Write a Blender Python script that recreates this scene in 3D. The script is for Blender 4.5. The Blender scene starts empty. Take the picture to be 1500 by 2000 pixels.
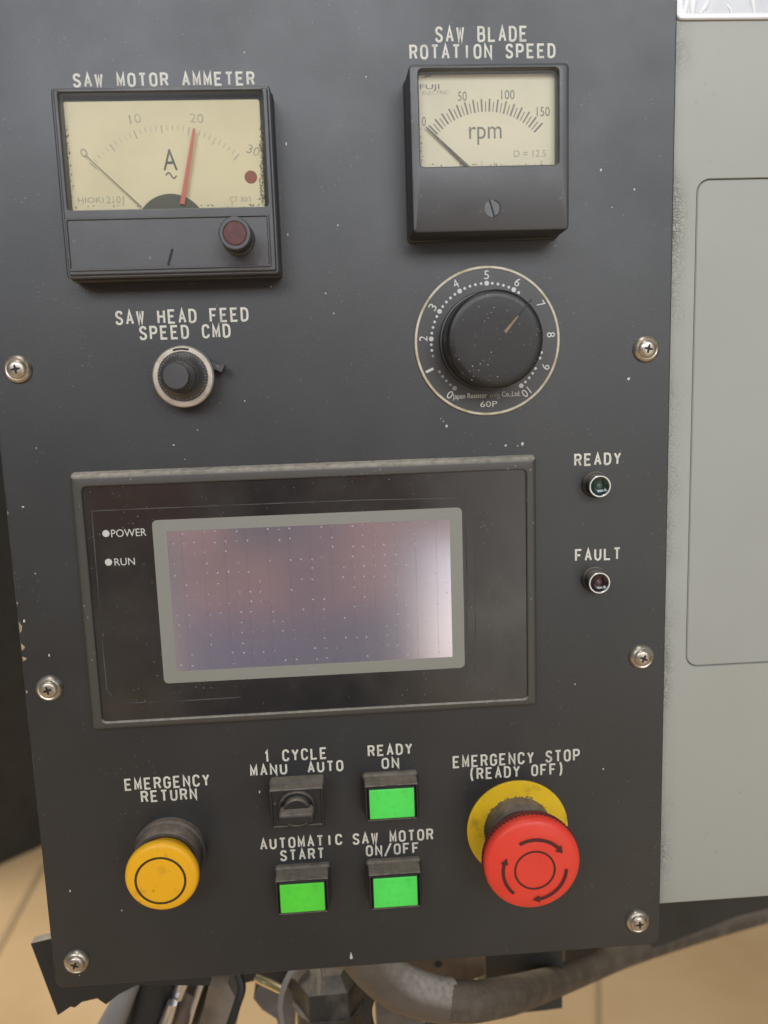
import bpy, bmesh, math, random
from mathutils import Vector, Matrix
random.seed(7)
S = bpy.context.scene
COL = S.collection
MM = 0.001
# ------------------------------------------------------------------ camera
# axes: x right, z up, the panel front lies in the plane y = 0, the viewer is at y < 0 (h = -y, in mm)
R = [[0.997475412897527, 0.03312355669575552, -0.06281425520318386],
     [-0.04218036796465305, 0.9879617817805548, -0.14883680182354805],
     [0.05712807736371067, 0.15111057875118708, 0.9868647200939981]]
CC = (-3.35388597, 11.26359229, -333.9514504)
FPX = 1606.7185


def conv(v):
    return Vector((v[0], v[2], -v[1]))


cam_d = bpy.data.cameras.new('camera')
cam = bpy.data.objects.new('camera', cam_d)
COL.objects.link(cam)
rx, dn, fw = conv(R[0]), conv(R[1]), conv(R[2])
M = Matrix((rx, -dn, -fw)).transposed().to_4x4()
M.translation = conv(CC) * MM
cam.matrix_world = M
cam_d.sensor_fit = 'VERTICAL'
cam_d.sensor_height = 24
cam_d.lens = 24 * FPX / 2000
cam_d.clip_start = 0.01
cam_d.clip_end = 100
cam_d.dof.use_dof = True
cam_d.dof.focus_distance = 0.335
cam_d.dof.aperture_fstop = 5.6
S.camera = cam
# ------------------------------------------------------------------ world, lamps, exposure
W = bpy.data.worlds.new('World')
S.world = W
W.use_nodes = True
W.node_tree.nodes['Background'].inputs[0].default_value = (0.93, 0.96, 1.0, 1)
W.node_tree.nodes['Background'].inputs[1].default_value = 0.11
S.view_settings.view_transform = 'Standard'
S.view_settings.look = 'None'
S.view_settings.exposure = 0
S.view_settings.gamma = 1
S.view_settings.use_curve_mapping = False


def area(name, loc, target, sx, sy, L, col):
    l = bpy.data.lights.new(name, 'AREA')
    l.shape = 'RECTANGLE'
    l.size, l.size_y = sx, sy
    l.energy = L * math.pi * sx * sy
    l.color = col
    o = bpy.data.objects.new(name, l)
    COL.objects.link(o)
    o.location = loc
    o.rotation_euler = (Vector(target) - Vector(loc)).to_track_quat('-Z', 'Y').to_euler()
    return o


area('clerestory_light', (-0.2, -4.0, 1.85), (0, 0, 0.0), 5.4, 1.5, 6.9, (0.93, 0.97, 1.03))
area('ceiling_light', (-0.2, -0.32, 1.7), (0, -0.3, 0), 1.6, 0.5, 3.6, (1.0, 0.95, 0.86))
area('doorway_light', (1.25, -2.6, -0.1), (0.2, 0, -0.1), 1.9, 2.2, 1.05, (1.0, 0.96, 0.9))
area('rear_floor_fill', (-1.9, 1.6, 1.7), (-1.6, 1.4, -1.3), 1.6, 1.6, 12, (1.0, 0.92, 0.80))  # unseen fill lamp added to brighten the floor behind the panel


def at(px, py, h=0.0):
    """panel coordinates (mm) of a photo pixel on the plane h mm in front of the panel"""
    d0 = ((px - 750) / FPX, (py - 1000) / FPX, 1.0)
    d = [sum(R[i][j] * d0[i] for i in range(3)) for j in range(3)]
    s = (-h - CC[2]) / d[2]
    return (CC[0] + s * d[0], -(CC[1] + s * d[1]))


def at3(px, py, y):
    x, z = at(px, py, -y)
    return (x, -y, z)


FLOOR = -1300.0


def on_floor(px, py):
    d0 = ((px - 750) / FPX, (py - 1000) / FPX, 1.0)
    d = [sum(R[i][j] * d0[i] for i in range(3)) for j in range(3)]
    s = (-FLOOR - CC[1]) / d[1]
    return (CC[0] + s * d[0], CC[2] + s * d[2])      # x, y (mm)


# ------------------------------------------------------------------ materials
def mat(name, col, rough=0.5, metal=0.0, spec=0.5, col2=None, cscale=60, cpos=(0.45, 0.7), rvar=0.0, rscale=40,
        bump=0.0, bscale=600, dust=0.0, dustcol=(0.16, 0.13, 0.10), specks=0.0, speckscale=220, speckcol=(0.5, 0.5, 0.47),
        emit=None, estr=0.0, coat=0.0):
    m = bpy.data.materials.new(name)
    m.use_nodes = True
    nt = m.node_tree
    N, L = nt.nodes, nt.links
    b = N['Principled BSDF']
    b.inputs['Roughness'].default_value = rough
    b.inputs['Metallic'].default_value = metal
    b.inputs['Specular IOR Level'].default_value = spec
    b.inputs['Coat Weight'].default_value = coat
    b.inputs['Coat Roughness'].default_value = 0.12
    tc = N.new('ShaderNodeTexCoord')

    def noise(sc, det=5, rgh=0.6, off=0.0):
        n = N.new('ShaderNodeTexNoise')
        n.inputs['Scale'].default_value = sc
        n.inputs['Detail'].default_value = det
        n.inputs['Roughness'].default_value = rgh
        if off:
            mp = N.new('ShaderNodeMapping')
            mp.inputs['Location'].default_value = (off, off * .7, off * 1.3)
            L.new(tc.outputs['Object'], mp.inputs['Vector'])
            L.new(mp.outputs['Vector'], n.inputs['Vector'])
        else:
            L.new(tc.outputs['Object'], n.inputs['Vector'])
        return n.outputs['Fac']

    def ramp(inp, a, bb, lo=0.0, hi=1.0):
        r = N.new('ShaderNodeMapRange')
        r.inputs[1].default_value, r.inputs[2].default_value = a, bb
        r.inputs[3].default_value, r.inputs[4].default_value = lo, hi
        L.new(inp, r.inputs[0])
        return r.outputs[0]

    def mul(a, bb):
        r = N.new('ShaderNodeMath')
        r.operation = 'MULTIPLY'
        r.use_clamp = True
        L.new(a, r.inputs[0])
        if isinstance(bb, float):
            r.inputs[1].default_value = bb
        else:
            L.new(bb, r.inputs[1])
        return r.outputs[0]

    def mix(fac, a, bb):
        x = N.new('ShaderNodeMix')
        x.data_type = 'RGBA'
        L.new(fac, x.inputs['Factor'])
        for s, v in ((6, a), (7, bb)):
            if isinstance(v, tuple):
                x.inputs[s].default_value = (*v, 1)
            else:
                L.new(v, x.inputs[s])
        return x.outputs[2]

    c = tuple(col)
    if col2:
        c = mix(ramp(noise(cscale), *cpos), c, tuple(col2))
    if dust:
        g = N.new('ShaderNodeNewGeometry')
        sp = N.new('ShaderNodeSeparateXYZ')
        L.new(g.outputs['Normal'], sp.inputs[0])
        c = mix(mul(mul(ramp(sp.outputs['Z'], 0.15, 0.9), ramp(noise(350, off=.3), 0.2, 0.6, 0.35, 1.0)), dust), c, tuple(dustcol))
    if specks:
        v = N.new('ShaderNodeTexVoronoi')
        v.inputs['Scale'].default_value = speckscale
        L.new(tc.outputs['Object'], v.inputs['Vector'])
        f = mul(ramp(v.outputs['Distance'], 0.07, 0.17, 1.0, 0.0), ramp(noise(90, off=.5), 0.50, 0.62))
        c = mix(mul(f, specks), c, tuple(speckcol))
    if isinstance(c, tuple):
        b.inputs['Base Color'].default_value = (*c, 1)
    else:
        L.new(c, b.inputs['Base Color'])
    if rvar:
        L.new(ramp(noise(rscale, off=.9), 0.3, 0.7, max(.02, rough - rvar), rough + rvar), b.inputs['Roughness'])
    if bump:
        bp = N.new('ShaderNodeBump')
        bp.inputs['Strength'].default_value = bump
        bp.inputs['Distance'].default_value = 0.0004
        L.new(noise(bscale, 4), bp.inputs['Height'])
        L.new(bp.outputs[0], b.inputs['Normal'])
    if emit:
        b.inputs['Emission Color'].default_value = (*emit, 1)
        b.inputs['Emission Strength'].default_value = estr
    m['b'] = 1
    return m


M_panel = mat('black panel paint', (0.0115, 0.0142, 0.0162), 0.45, spec=0.92, col2=(0.023, 0.0245, 0.0245), cscale=14, cpos=(0.42, 0.75),
              rvar=0.055, rscale=16, bump=0.14, bscale=1500, specks=0.26, speckscale=380, speckcol=(0.28, 0.27, 0.25))
M_letter = mat('engraved cream letters', (0.74, 0.715, 0.62), 0.55, col2=(0.45, 0.41, 0.32), cscale=160, cpos=(0.52, 0.8))
M_case = mat('black meter plastic', (0.034, 0.034, 0.036), 0.44, spec=0.95, rvar=0.08, bump=0.08, bscale=900, dust=0.25, specks=0.2)
M_case2 = mat('black button plastic', (0.024, 0.023, 0.022), 0.5, dust=0.9, dustcol=(0.27, 0.23, 0.18), specks=0.3, bump=0.1, bscale=900)
M_frame = mat('dark grey bezel plastic', (0.070, 0.066, 0.057), 0.48, dust=1.0, dustcol=(0.48, 0.43, 0.35), specks=0.5, speckscale=400, bump=0.1, bscale=900)
M_black = mat('matt black', (0.012, 0.012, 0.012), 0.6)
M_ink = mat('faded black print', (0.10, 0.10, 0.085), 0.6, col2=(0.30, 0.28, 0.21), cscale=220, cpos=(0.5, 0.8))
M_inkf = mat('very faded print', (0.32, 0.30, 0.225), 0.6, col2=(0.52, 0.475, 0.33), cscale=220, cpos=(0.45, 0.7))
M_red = mat('red needle paint', (0.52, 0.13, 0.085), 0.5)
M_redk = mat('red plastic worn', (0.105, 0.034, 0.032), 0.55, col2=(0.17, 0.065, 0.06), cscale=300)
M_screw = mat('nickel screw', (0.55, 0.50, 0.42), 0.36, metal=0.85, col2=(0.22, 0.17, 0.12), cscale=260, cpos=(0.5, 0.75), rvar=0.1, bump=0.1)
M_silver = mat('satin silver ring', (0.66, 0.62, 0.53), 0.38, metal=0.75, col2=(0.42, 0.36, 0.27), cscale=200, cpos=(0.5, 0.8), rvar=0.1)
M_chrome = mat('bright ring', (0.80, 0.80, 0.78), 0.25, metal=0.6)
M_knob = mat('worn black knob', (0.018, 0.017, 0.016), 0.38, rvar=0.08, rscale=80, specks=1.0, speckscale=620, speckcol=(0.55, 0.55, 0.52), bump=0.08, spec=0.5)
M_disc = mat('black dial plate', (0.026, 0.026, 0.026), 0.42, spec=0.9, rvar=0.05)
M_brassy = mat('aged pale metal edge', (0.60, 0.56, 0.44), 0.5, metal=0.3, col2=(0.42, 0.35, 0.2), cscale=150)
M_white = mat('dial white print', (0.70, 0.69, 0.64), 0.5)
M_dotgrey = mat('worn white print', (0.34, 0.33, 0.31), 0.5)
M_yel = mat('yellow plastic cap', (0.97, 0.50, 0.018), 0.38, col2=(0.62, 0.28, 0.02), cscale=160, cpos=(0.58, 0.85), spec=0.4, specks=0.35, speckcol=(0.12, 0.06, 0.01), speckscale=170)
M_yelr = mat('yellow ring label', (0.86, 0.56, 0.018), 0.5, col2=(0.40, 0.25, 0.02), cscale=140, cpos=(0.55, 0.8))
M_estop = mat('red mushroom plastic', (0.90, 0.070, 0.042), 0.40, col2=(0.82, 0.060, 0.038), cscale=60, spec=0.4, specks=0.15, speckcol=(.3, .02, .02))
M_collar = mat('brown dusty collar', (0.036, 0.031, 0.027), 0.6, dust=0.9, dustcol=(0.26, 0.21, 0.165), bump=0.15, specks=0.4, speckscale=500, speckcol=(0.2, 0.17, 0.13))
M_estopdark = mat('dark red knurl', (0.20, 0.030, 0.025), 0.5)
M_mark = mat('dark engraved mark', (0.085, 0.018, 0.015), 0.6)
M_markb = mat('brown ring mark', (0.055, 0.035, 0.008), 0.6)
M_green = mat('lit green lens', (0.05, 0.42, 0.06), 0.45, emit=(0.068, 0.56, 0.075), estr=0.60)
M_green2 = mat('lit yellow green lens', (0.06, 0.38, 0.03), 0.45, col2=(.03, .1, .01), cscale=220, cpos=(.66, .8), emit=(0.068, 0.49, 0.030), estr=0.60)
def lit_lens(m):
    """the bulb sits behind the middle of the lens: the edges glow a little less and carry some grime"""
    N, L = m.node_tree.nodes, m.node_tree.links
    b = N['Principled BSDF']
    tc = N.new('ShaderNodeTexCoord')
    ln = N.new('ShaderNodeVectorMath')
    ln.operation = 'LENGTH'
    L.new(tc.outputs['Object'], ln.inputs[0])
    rg = N.new('ShaderNodeMapRange')
    rg.inputs[1].default_value, rg.inputs[2].default_value = 0.0115, 0.0165
    rg.inputs[3].default_value, rg.inputs[4].default_value = 0.64, 0.50
    L.new(ln.outputs['Value'], rg.inputs[0])
    n = N.new('ShaderNodeTexNoise')
    n.inputs['Scale'].default_value = 260
    n.inputs['Detail'].default_value = 6
    L.new(tc.outputs['Object'], n.inputs['Vector'])
    r2 = N.new('ShaderNodeMapRange')
    r2.inputs[1].default_value, r2.inputs[2].default_value = 0.30, 0.48
    r2.inputs[3].default_value, r2.inputs[4].default_value = 0.72, 1.0
    L.new(n.outputs['Fac'], r2.inputs[0])
    mu = N.new('ShaderNodeMath')
    mu.operation = 'MULTIPLY'
    L.new(rg.outputs[0], mu.inputs[0])
    L.new(r2.outputs[0], mu.inputs[1])
    L.new(mu.outputs[0], b.inputs['Emission Strength'])


lit_lens(M_green)
lit_lens(M_green2)
M_overlay = mat('black glossy overlay', (0.018, 0.018, 0.0185), 0.26, spec=1.0, col2=(0.034, 0.033, 0.031), cscale=45, cpos=(0.45, 0.75), rvar=0.10, rscale=25, specks=0.25, speckscale=420)
M_border = mat('grey screen border', (0.27, 0.268, 0.235), 0.55)
M_led = mat('white led window', (0.62, 0.63, 0.57), 0.4)
M_film = mat('dusty film edge', (0.085, 0.083, 0.078), 0.6, col2=(0.02, 0.02, 0.02), cscale=90, cpos=(0.35, 0.65))
M_chip = mat('bare chip', (0.60, 0.60, 0.56), 0.6)
M_chipb = mat('rusty bare edge', (0.40, 0.27, 0.16), 0.6, col2=(0.5, .45, .38), cscale=300)
M_cab = mat('grey green enamel', (0.388, 0.396, 0.356), 0.40, col2=(0.355, 0.36, 0.32), cscale=6, rvar=0.05, spec=0.4)
M_gap = mat('dark groove', (0.12, 0.125, 0.105), 0.7)
M_glens = mat('dark green lens', (0.012, 0.035, 0.028), 0.12, coat=0.5)
M_rlens = mat('dark red lens', (0.020, 0.011, 0.013), 0.12, coat=0.5)
M_bulb = mat('pale diode', (0.06, 0.10, 0.08), 0.35)
M_bulbr = mat('pale pinkish diode', (0.10, 0.055, 0.065), 0.35)
M_dark = mat('dark machine paint', (0.030, 0.030, 0.028), 0.5, col2=(0.02, .02, .018), cscale=20)
M_floor = mat('tan workshop floor', (0.62, 0.44, 0.245), 0.6, col2=(0.46, 0.30, 0.14), cscale=1.6, cpos=(0.35, 0.75), bump=0.2, bscale=60)
M_seam = mat('floor seam filler', (0.38, 0.27, 0.15), 0.7)
M_hose = mat('dusty grey hose', (0.085, 0.07, 0.055), 0.75, col2=(0.15, 0.125, 0.095), cscale=70, bump=0.9, bscale=250, dust=0.6, dustcol=(.3, .25, .19))
M_sleeve = mat('hose sleeve with painted highlight', (0.12, 0.10, 0.082), 0.5, col2=(0.085, 0.07, 0.055), cscale=50, cpos=(.45,.7), dust=1.0, dustcol=(.66,.60,.53))  # pale dust colour on upward faces doubles as a painted top highlight
M_steel = mat('bright steel', (0.72, 0.71, 0.70), 0.28, metal=0.9)
M_brass = mat('brass pin', (0.85, 0.72, 0.42), 0.25, metal=0.9)
M_brown = mat('brown painted bracket', (0.11, 0.075, 0.05), 0.6, col2=(0.17, 0.125, 0.085), cscale=60)
M_rub = mat('black rubber', (0.018, 0.018, 0.018), 0.55)
M_greyrub = mat('grey strap', (0.21, 0.195, 0.18), 0.55)
M_dirt = mat('dusty grey casting', (0.26, 0.22, 0.17), 0.8, col2=(0.16, 0.14, 0.12), cscale=60, bump=0.6, bscale=200)


def mat_face(name, base):
    """yellowed meter face with grime creeping in from the frame"""
    m = mat(name, base, 0.55, col2=tuple(c * .9 for c in base), cscale=40)
    return m


M_face = mat_face('yellowed ammeter face', (0.69, 0.62, 0.40))
M_face2 = mat_face('cream tachometer face', (0.70, 0.645, 0.48))
M_grime = mat('brown grime', (0.15, 0.12, 0.08), 0.8, col2=(0.34, 0.28, 0.18), cscale=500)


def mat_pane():
    m = bpy.data.materials.new('clear window')
    m.use_nodes = True
    N, L = m.node_tree.nodes, m.node_tree.links
    N.remove(N['Principled BSDF'])
    t = N.new('ShaderNodeBsdfTransparent')
    t.inputs[0].default_value = (.96, .96, .94, 1)
    g = N.new('ShaderNodeBsdfGlossy')
    g.inputs['Roughness'].default_value = 0.25
    f = N.new('ShaderNodeFresnel')
    f.inputs[0].default_value = 1.28
    x = N.new('ShaderNodeMixShader')
    L.new(f.outputs[0], x.inputs[0])
    L.new(t.outputs[0], x.inputs[1])
    L.new(g.outputs[0], x.inputs[2])
    L.new(x.outputs[0], N['Material Output'].inputs[0])
    return m


M_pane = mat_pane()


def mat_lcd():
    m = bpy.data.materials.new('unlit lcd')
    m.use_nodes = True
    N, L = m.node_tree.nodes, m.node_tree.links
    b = N['Principled BSDF']
    b.inputs['Roughness'].default_value = 0.15
    b.inputs['Metallic'].default_value = 0.82
    b.inputs['Specular IOR Level'].default_value = 0.6
    tc = N.new('ShaderNodeTexCoord')
    v = N.new('ShaderNodeTexVoronoi')
    v.inputs['Scale'].default_value = 235
    v.inputs['Randomness'].default_value = 0.16
    mp = N.new('ShaderNodeMapping')
    mp.inputs['Scale'].default_value = (1, 0, 1)
    L.new(tc.outputs['Object'], mp.inputs[0])
    L.new(mp.outputs[0], v.inputs['Vector'])
    r = N.new('ShaderNodeMapRange')
    r.inputs[1].default_value, r.inputs[2].default_value = 0.06, 0.11
    r.inputs[3].default_value, r.inputs[4].default_value = 1, 0
    L.new(v.outputs['Distance'], r.inputs[0])
    n = N.new('ShaderNodeTexNoise')
    n.inputs['Scale'].default_value = 320
    L.new(mp.outputs[0], n.inputs['Vector'])
    r2 = N.new('ShaderNodeMapRange')
    r2.inputs[1].default_value, r2.inputs[2].default_value = 0.3, 0.55
    L.new(n.outputs['Fac'], r2.inputs[0])
    mu = N.new('ShaderNodeMath')
    mu.operation = 'MULTIPLY'
    L.new(r.outputs[0], mu.inputs[0])
    L.new(r2.outputs[0], mu.inputs[1])
    # thin vertical electrode lines
    sx = N.new('ShaderNodeSeparateXYZ')
    L.new(tc.outputs['Object'], sx.inputs[0])
    w = N.new('ShaderNodeMath')
    w.operation = 'PINGPONG'
    w.inputs[1].default_value = 0.0043
    L.new(sx.outputs[0], w.inputs[0])
    r3 = N.new('ShaderNodeMapRange')
    r3.inputs[1].default_value, r3.inputs[2].default_value = 0.00008, 0.00022
    r3.inputs[3].default_value, r3.inputs[4].default_value = 0.45, 0
    L.new(w.outputs[0], r3.inputs[0])
    # hazy wipe scratches
    n2 = N.new('ShaderNodeTexNoise')
    n2.inputs['Scale'].default_value = 60
    n2.inputs['Detail'].default_value = 8
    mp2 = N.new('ShaderNodeMapping')
    mp2.inputs['Scale'].default_value = (1, 1, 3)
    L.new(tc.outputs['Object'], mp2.inputs[0])
    L.new(mp2.outputs[0], n2.inputs['Vector'])
    r4 = N.new('ShaderNodeMapRange')
    r4.inputs[1].default_value, r4.inputs[2].default_value = 0.5, 0.8
    r4.inputs[4].default_value = 0.5
    L.new(n2.outputs['Fac'], r4.inputs[0])

    def mix(f, a, bb):
        x = N.new('ShaderNodeMix')
        x.data_type = 'RGBA'
        L.new(f, x.inputs['Factor'])
        if isinstance(a, tuple):
            x.inputs[6].default_value = (*a, 1)
        else:
            L.new(a, x.inputs[6])
        x.inputs[7].default_value = (*bb, 1)
        return x.outputs[2]
    c = mix(r4.outputs[0], (0.74, 0.72, 0.84), (0.80, 0.78, 0.86))
    c = mix(r3.outputs[0], c, (0.52, 0.48, 0.60))
    c = mix(mu.outputs[0], c, (0.48, 0.47, 0.49))
    mt = N.new('ShaderNodeMapRange')
    mt.inputs[3].default_value, mt.inputs[4].default_value = 0.82, 0.05
    L.new(mu.outputs[0], mt.inputs[0])
    L.new(mt.outputs[0], b.inputs['Metallic'])
    L.new(c, b.inputs['Base Color'])
    return m


M_lcd = mat_lcd()


# ------------------------------------------------------------------ mesh helpers (all coordinates: x, h, z in mm)
def rrect(x0, x1, z0, z1, r, n=5):
    def f(i=0.0):
        a0, a1, b0, b1 = x0 + i, x1 - i, z0 + i, z1 - i
        q = max(r - i, 0.03)
        out = []
        for cx, cz, s in ((a1 - q, b1 - q, 0), (a0 + q, b1 - q, 1), (a0 + q, b0 + q, 2), (a1 - q, b0 + q, 3)):
            for k in range(n + 1):
                t = (s + k / n) * math.pi / 2
                out.append((cx + q * math.cos(t), cz + q * math.sin(t)))
        return out
    return f


def circ(cx, cz, r, n=56, ph=0.0):
    def f(i=0.0):
        return [(cx + (r - i) * math.cos(2 * math.pi * k / n + ph), cz + (r - i) * math.sin(2 * math.pi * k / n + ph)) for k in range(n)]
    return f


class MB:
    def __init__(s):
        s.v, s.f = [], []

    def loops(s, Ls, cap0=False, cap1=False, ring=False):
        o = len(s.v)
        n = len(Ls[0])
        for l in Ls:
            s.v += l
        m = len(Ls)
        for i in range(m if ring else m - 1):
            j = (i + 1) % m
            for k in range(n):
                k2 = (k + 1) % n
                s.f.append((o + i * n + k, o + i * n + k2, o + j * n + k2, o + j * n + k))
        if cap0:
            s.f.append(tuple(o + k for k in range(n))[::-1])
        if cap1:
            s.f.append(tuple(o + (m - 1) * n + k for k in range(n)))
        return s

    def stack(s, fn, levels, cap0=False, cap1=True):
        if cap1 and len(levels) > 1:
            levels = list(levels) + [(levels[-1][0] + .3, levels[-1][1]), (levels[-1][0] + .5, levels[-1][1])]
        return s.loops([[(x, h, z) for x, z in fn(i)] for i, h in levels], cap0, cap1)

    def ring(s, fo, fi, h0, h1, bo=0.4, bi=0.3):
        Ls = [(fo(0), h0), (fo(0), h1 - bo), (fo(bo), h1), (fi(-bi), h1), (fi(0), h1 - bi), (fi(0), h0)]
        return s.loops([[(x, h, z) for x, z in l] for l, h in Ls], ring=True)

    def flat(s, pts, h):
        o = len(s.v)
        s.v += [(x, h, z) for x, z in pts]
        s.f.append(tuple(range(o, o + len(pts))))
        return s

    def annulus(s, cx, cz, r0, r1, h, n=72, a0=0.0, a1=2 * math.pi):
        full = abs(a1 - a0 - 2 * math.pi) < 1e-6
        o = len(s.v)
        cnt = n if full else n + 1
        for k in range(cnt):
            t = a0 + (a1 - a0) * k / n
            s.v.append((cx + r0 * math.cos(t), h, cz + r0 * math.sin(t)))
            s.v.append((cx + r1 * math.cos(t), h, cz + r1 * math.sin(t)))
        for k in range(n):
            j = (k + 1) % cnt
            s.f.append((o + 2 * k, o + 2 * j, o + 2 * j + 1, o + 2 * k + 1))
        return s

    def box(s, x0, x1, h0, h1, z0, z1):
        o = len(s.v)
        s.v += [(x, h, z) for x in (x0, x1) for h in (h0, h1) for z in (z0, z1)]
        for q in ((0, 1, 3, 2), (4, 6, 7, 5), (0, 4, 5, 1), (2, 3, 7, 6), (0, 2, 6, 4), (1, 5, 7, 3)):
            s.f.append(tuple(o + i for i in q))
        return s

    def bar(s, a, b, w, h0, h1, w2=None):
        """flat bar on the panel plane from a to b (x,z)"""
        dx, dz = b[0] - a[0], b[1] - a[1]
        l = math.hypot(dx, dz)
        nx, nz = -dz / l, dx / l
        w2 = w if w2 is None else w2
        p = [(a[0] + nx * w / 2, a[1] + nz * w / 2), (a[0] - nx * w / 2, a[1] - nz * w / 2),
             (b[0] - nx * w2 / 2, b[1] - nz * w2 / 2), (b[0] + nx * w2 / 2, b[1] + nz * w2 / 2)]
        return s.loops([[(x, h0, z) for x, z in p], [(x, h1, z) for x, z in p]], True, True)

    def tube(s, pts, rad, n=8, flat=1.0, caps=True):
        """sweep along points given as (x,h,z); flat squashes the section along h"""
        P = [Vector(p) for p in pts]
        if not isinstance(rad, (list, tuple)):
            rad = [rad] * len(P)
        Ls = []
        up = None
        for i, p in enumerate(P):
            a = (P[i] - P[i - 1]).normalized() if i else None
            b = (P[i + 1] - P[i]).normalized() if i < len(P) - 1 else None
            t = (a + b).normalized() if a is not None and b is not None and (a + b).length > 1e-4 else (a if b is None else b)
            if up is None:
                up = Vector((0, 1, 0)) if abs(t.y) < 0.9 else Vector((1, 0, 0))
            sd = t.cross(up).normalized()
            u = sd.cross(t).normalized()
            k = 1.0
            if a is not None and b is not None:
                c = max(0.35, a.dot(t))
                k = 1 / c
            l = []
            for q in range(n):
                an = 2 * math.pi * q / n
                d = sd * (math.cos(an) * rad[i] * k) + u * (math.sin(an) * rad[i])
                if flat != 1.0:
                    d.y *= flat
                l.append(tuple(p + d))
            Ls.append(l)
            up = u
        return s.loops(Ls, caps, caps)

    def text(s, txt, cx, cz, h, w=None, ht=3.0, rot=0.0, skew=0.0):
        """built-in font, bounding box scaled to w x ht, centred on cx, cz"""
        cu = bpy.data.curves.new('t', 'FONT')
        cu.body = txt
        cu.resolution_u = 3
        ob = bpy.data.objects.new('t', cu)
        COL.objects.link(ob)
        dg = bpy.context.evaluated_depsgraph_get()
        me = bpy.data.meshes.new_from_object(ob.evaluated_get(dg))
        vs = [v.co.copy() for v in me.vertices]
        x0, x1 = min(v.x for v in vs), max(v.x for v in vs)
        y0, y1 = min(v.y for v in vs), max(v.y for v in vs)
        sy = ht / (y1 - y0)
        sx = w / (x1 - x0) if w else sy
        o = len(s.v)
        ca, sa = math.cos(rot), math.sin(rot)
        for v in vs:
            x, y = (v.x - (x0 + x1) / 2) * sx, (v.y - (y0 + y1) / 2) * sy
            s.v.append((cx + x * ca - y * sa, h, cz + x * sa + y * ca))
        for p in me.polygons:
            s.f.append(tuple(o + i for i in p.vertices))
        bpy.data.objects.remove(ob)
        bpy.data.curves.remove(cu)
        bpy.data.meshes.remove(me)
        return s

    def build(s, name, m, parent=None, smooth=35, label=None, cat=None):
        P = parent_base(parent)
        me = bpy.data.meshes.new(name)
        me.from_pydata([((x - P[0]) * MM, -(h - P[1]) * MM, (z - P[2]) * MM) for x, h, z in s.v], [], s.f)
        bm = bmesh.new()
        bm.from_mesh(me)
        bmesh.ops.recalc_face_normals(bm, faces=bm.faces)
        bm.to_mesh(me)
        bm.free()
        me.polygons.foreach_set('use_smooth', [len(p.vertices) < 6 for p in me.polygons])
        me.set_sharp_from_angle(angle=math.radians(smooth))
        me.materials.append(m)
        o = bpy.data.objects.new(name, me)
        COL.objects.link(o)
        if parent:
            o.parent = parent
        if label:
            o['label'] = label
        if cat:
            o['category'] = cat
        return o


BASE = {}


def parent_base(p):
    t = [0, 0, 0]
    while p is not None:
        if p.name in BASE:
            b = BASE[p.name]
            return [b[0], b[1], b[2]]
        p = p.parent
    return t


def thing(name, x, z, label, cat, group=None, h=0.0):
    o = bpy.data.objects.new(name, None)
    o.empty_display_size = 0.01
    COL.objects.link(o)
    o.location = (x * MM, -h * MM, z * MM)
    BASE[o.name] = (x, h, z)
    o['label'] = label
    o['category'] = cat
    if group:
        o['group'] = group
    return o


def tagged(o, label, cat, group=None):
    o['label'] = label
    o['category'] = cat
    if group:
        o['group'] = group
    return o


def copy_thing(root, x, z, label):
    r = root.copy()
    COL.objects.link(r)
    r.location = (x * MM, root.location.y, z * MM)
    r['label'] = label
    for ch in root.children:
        c = ch.copy()
        COL.objects.link(c)
        c.parent = r
        for g in ch.children:
            d = g.copy()
            COL.objects.link(d)
            d.parent = c
    return r


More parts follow.
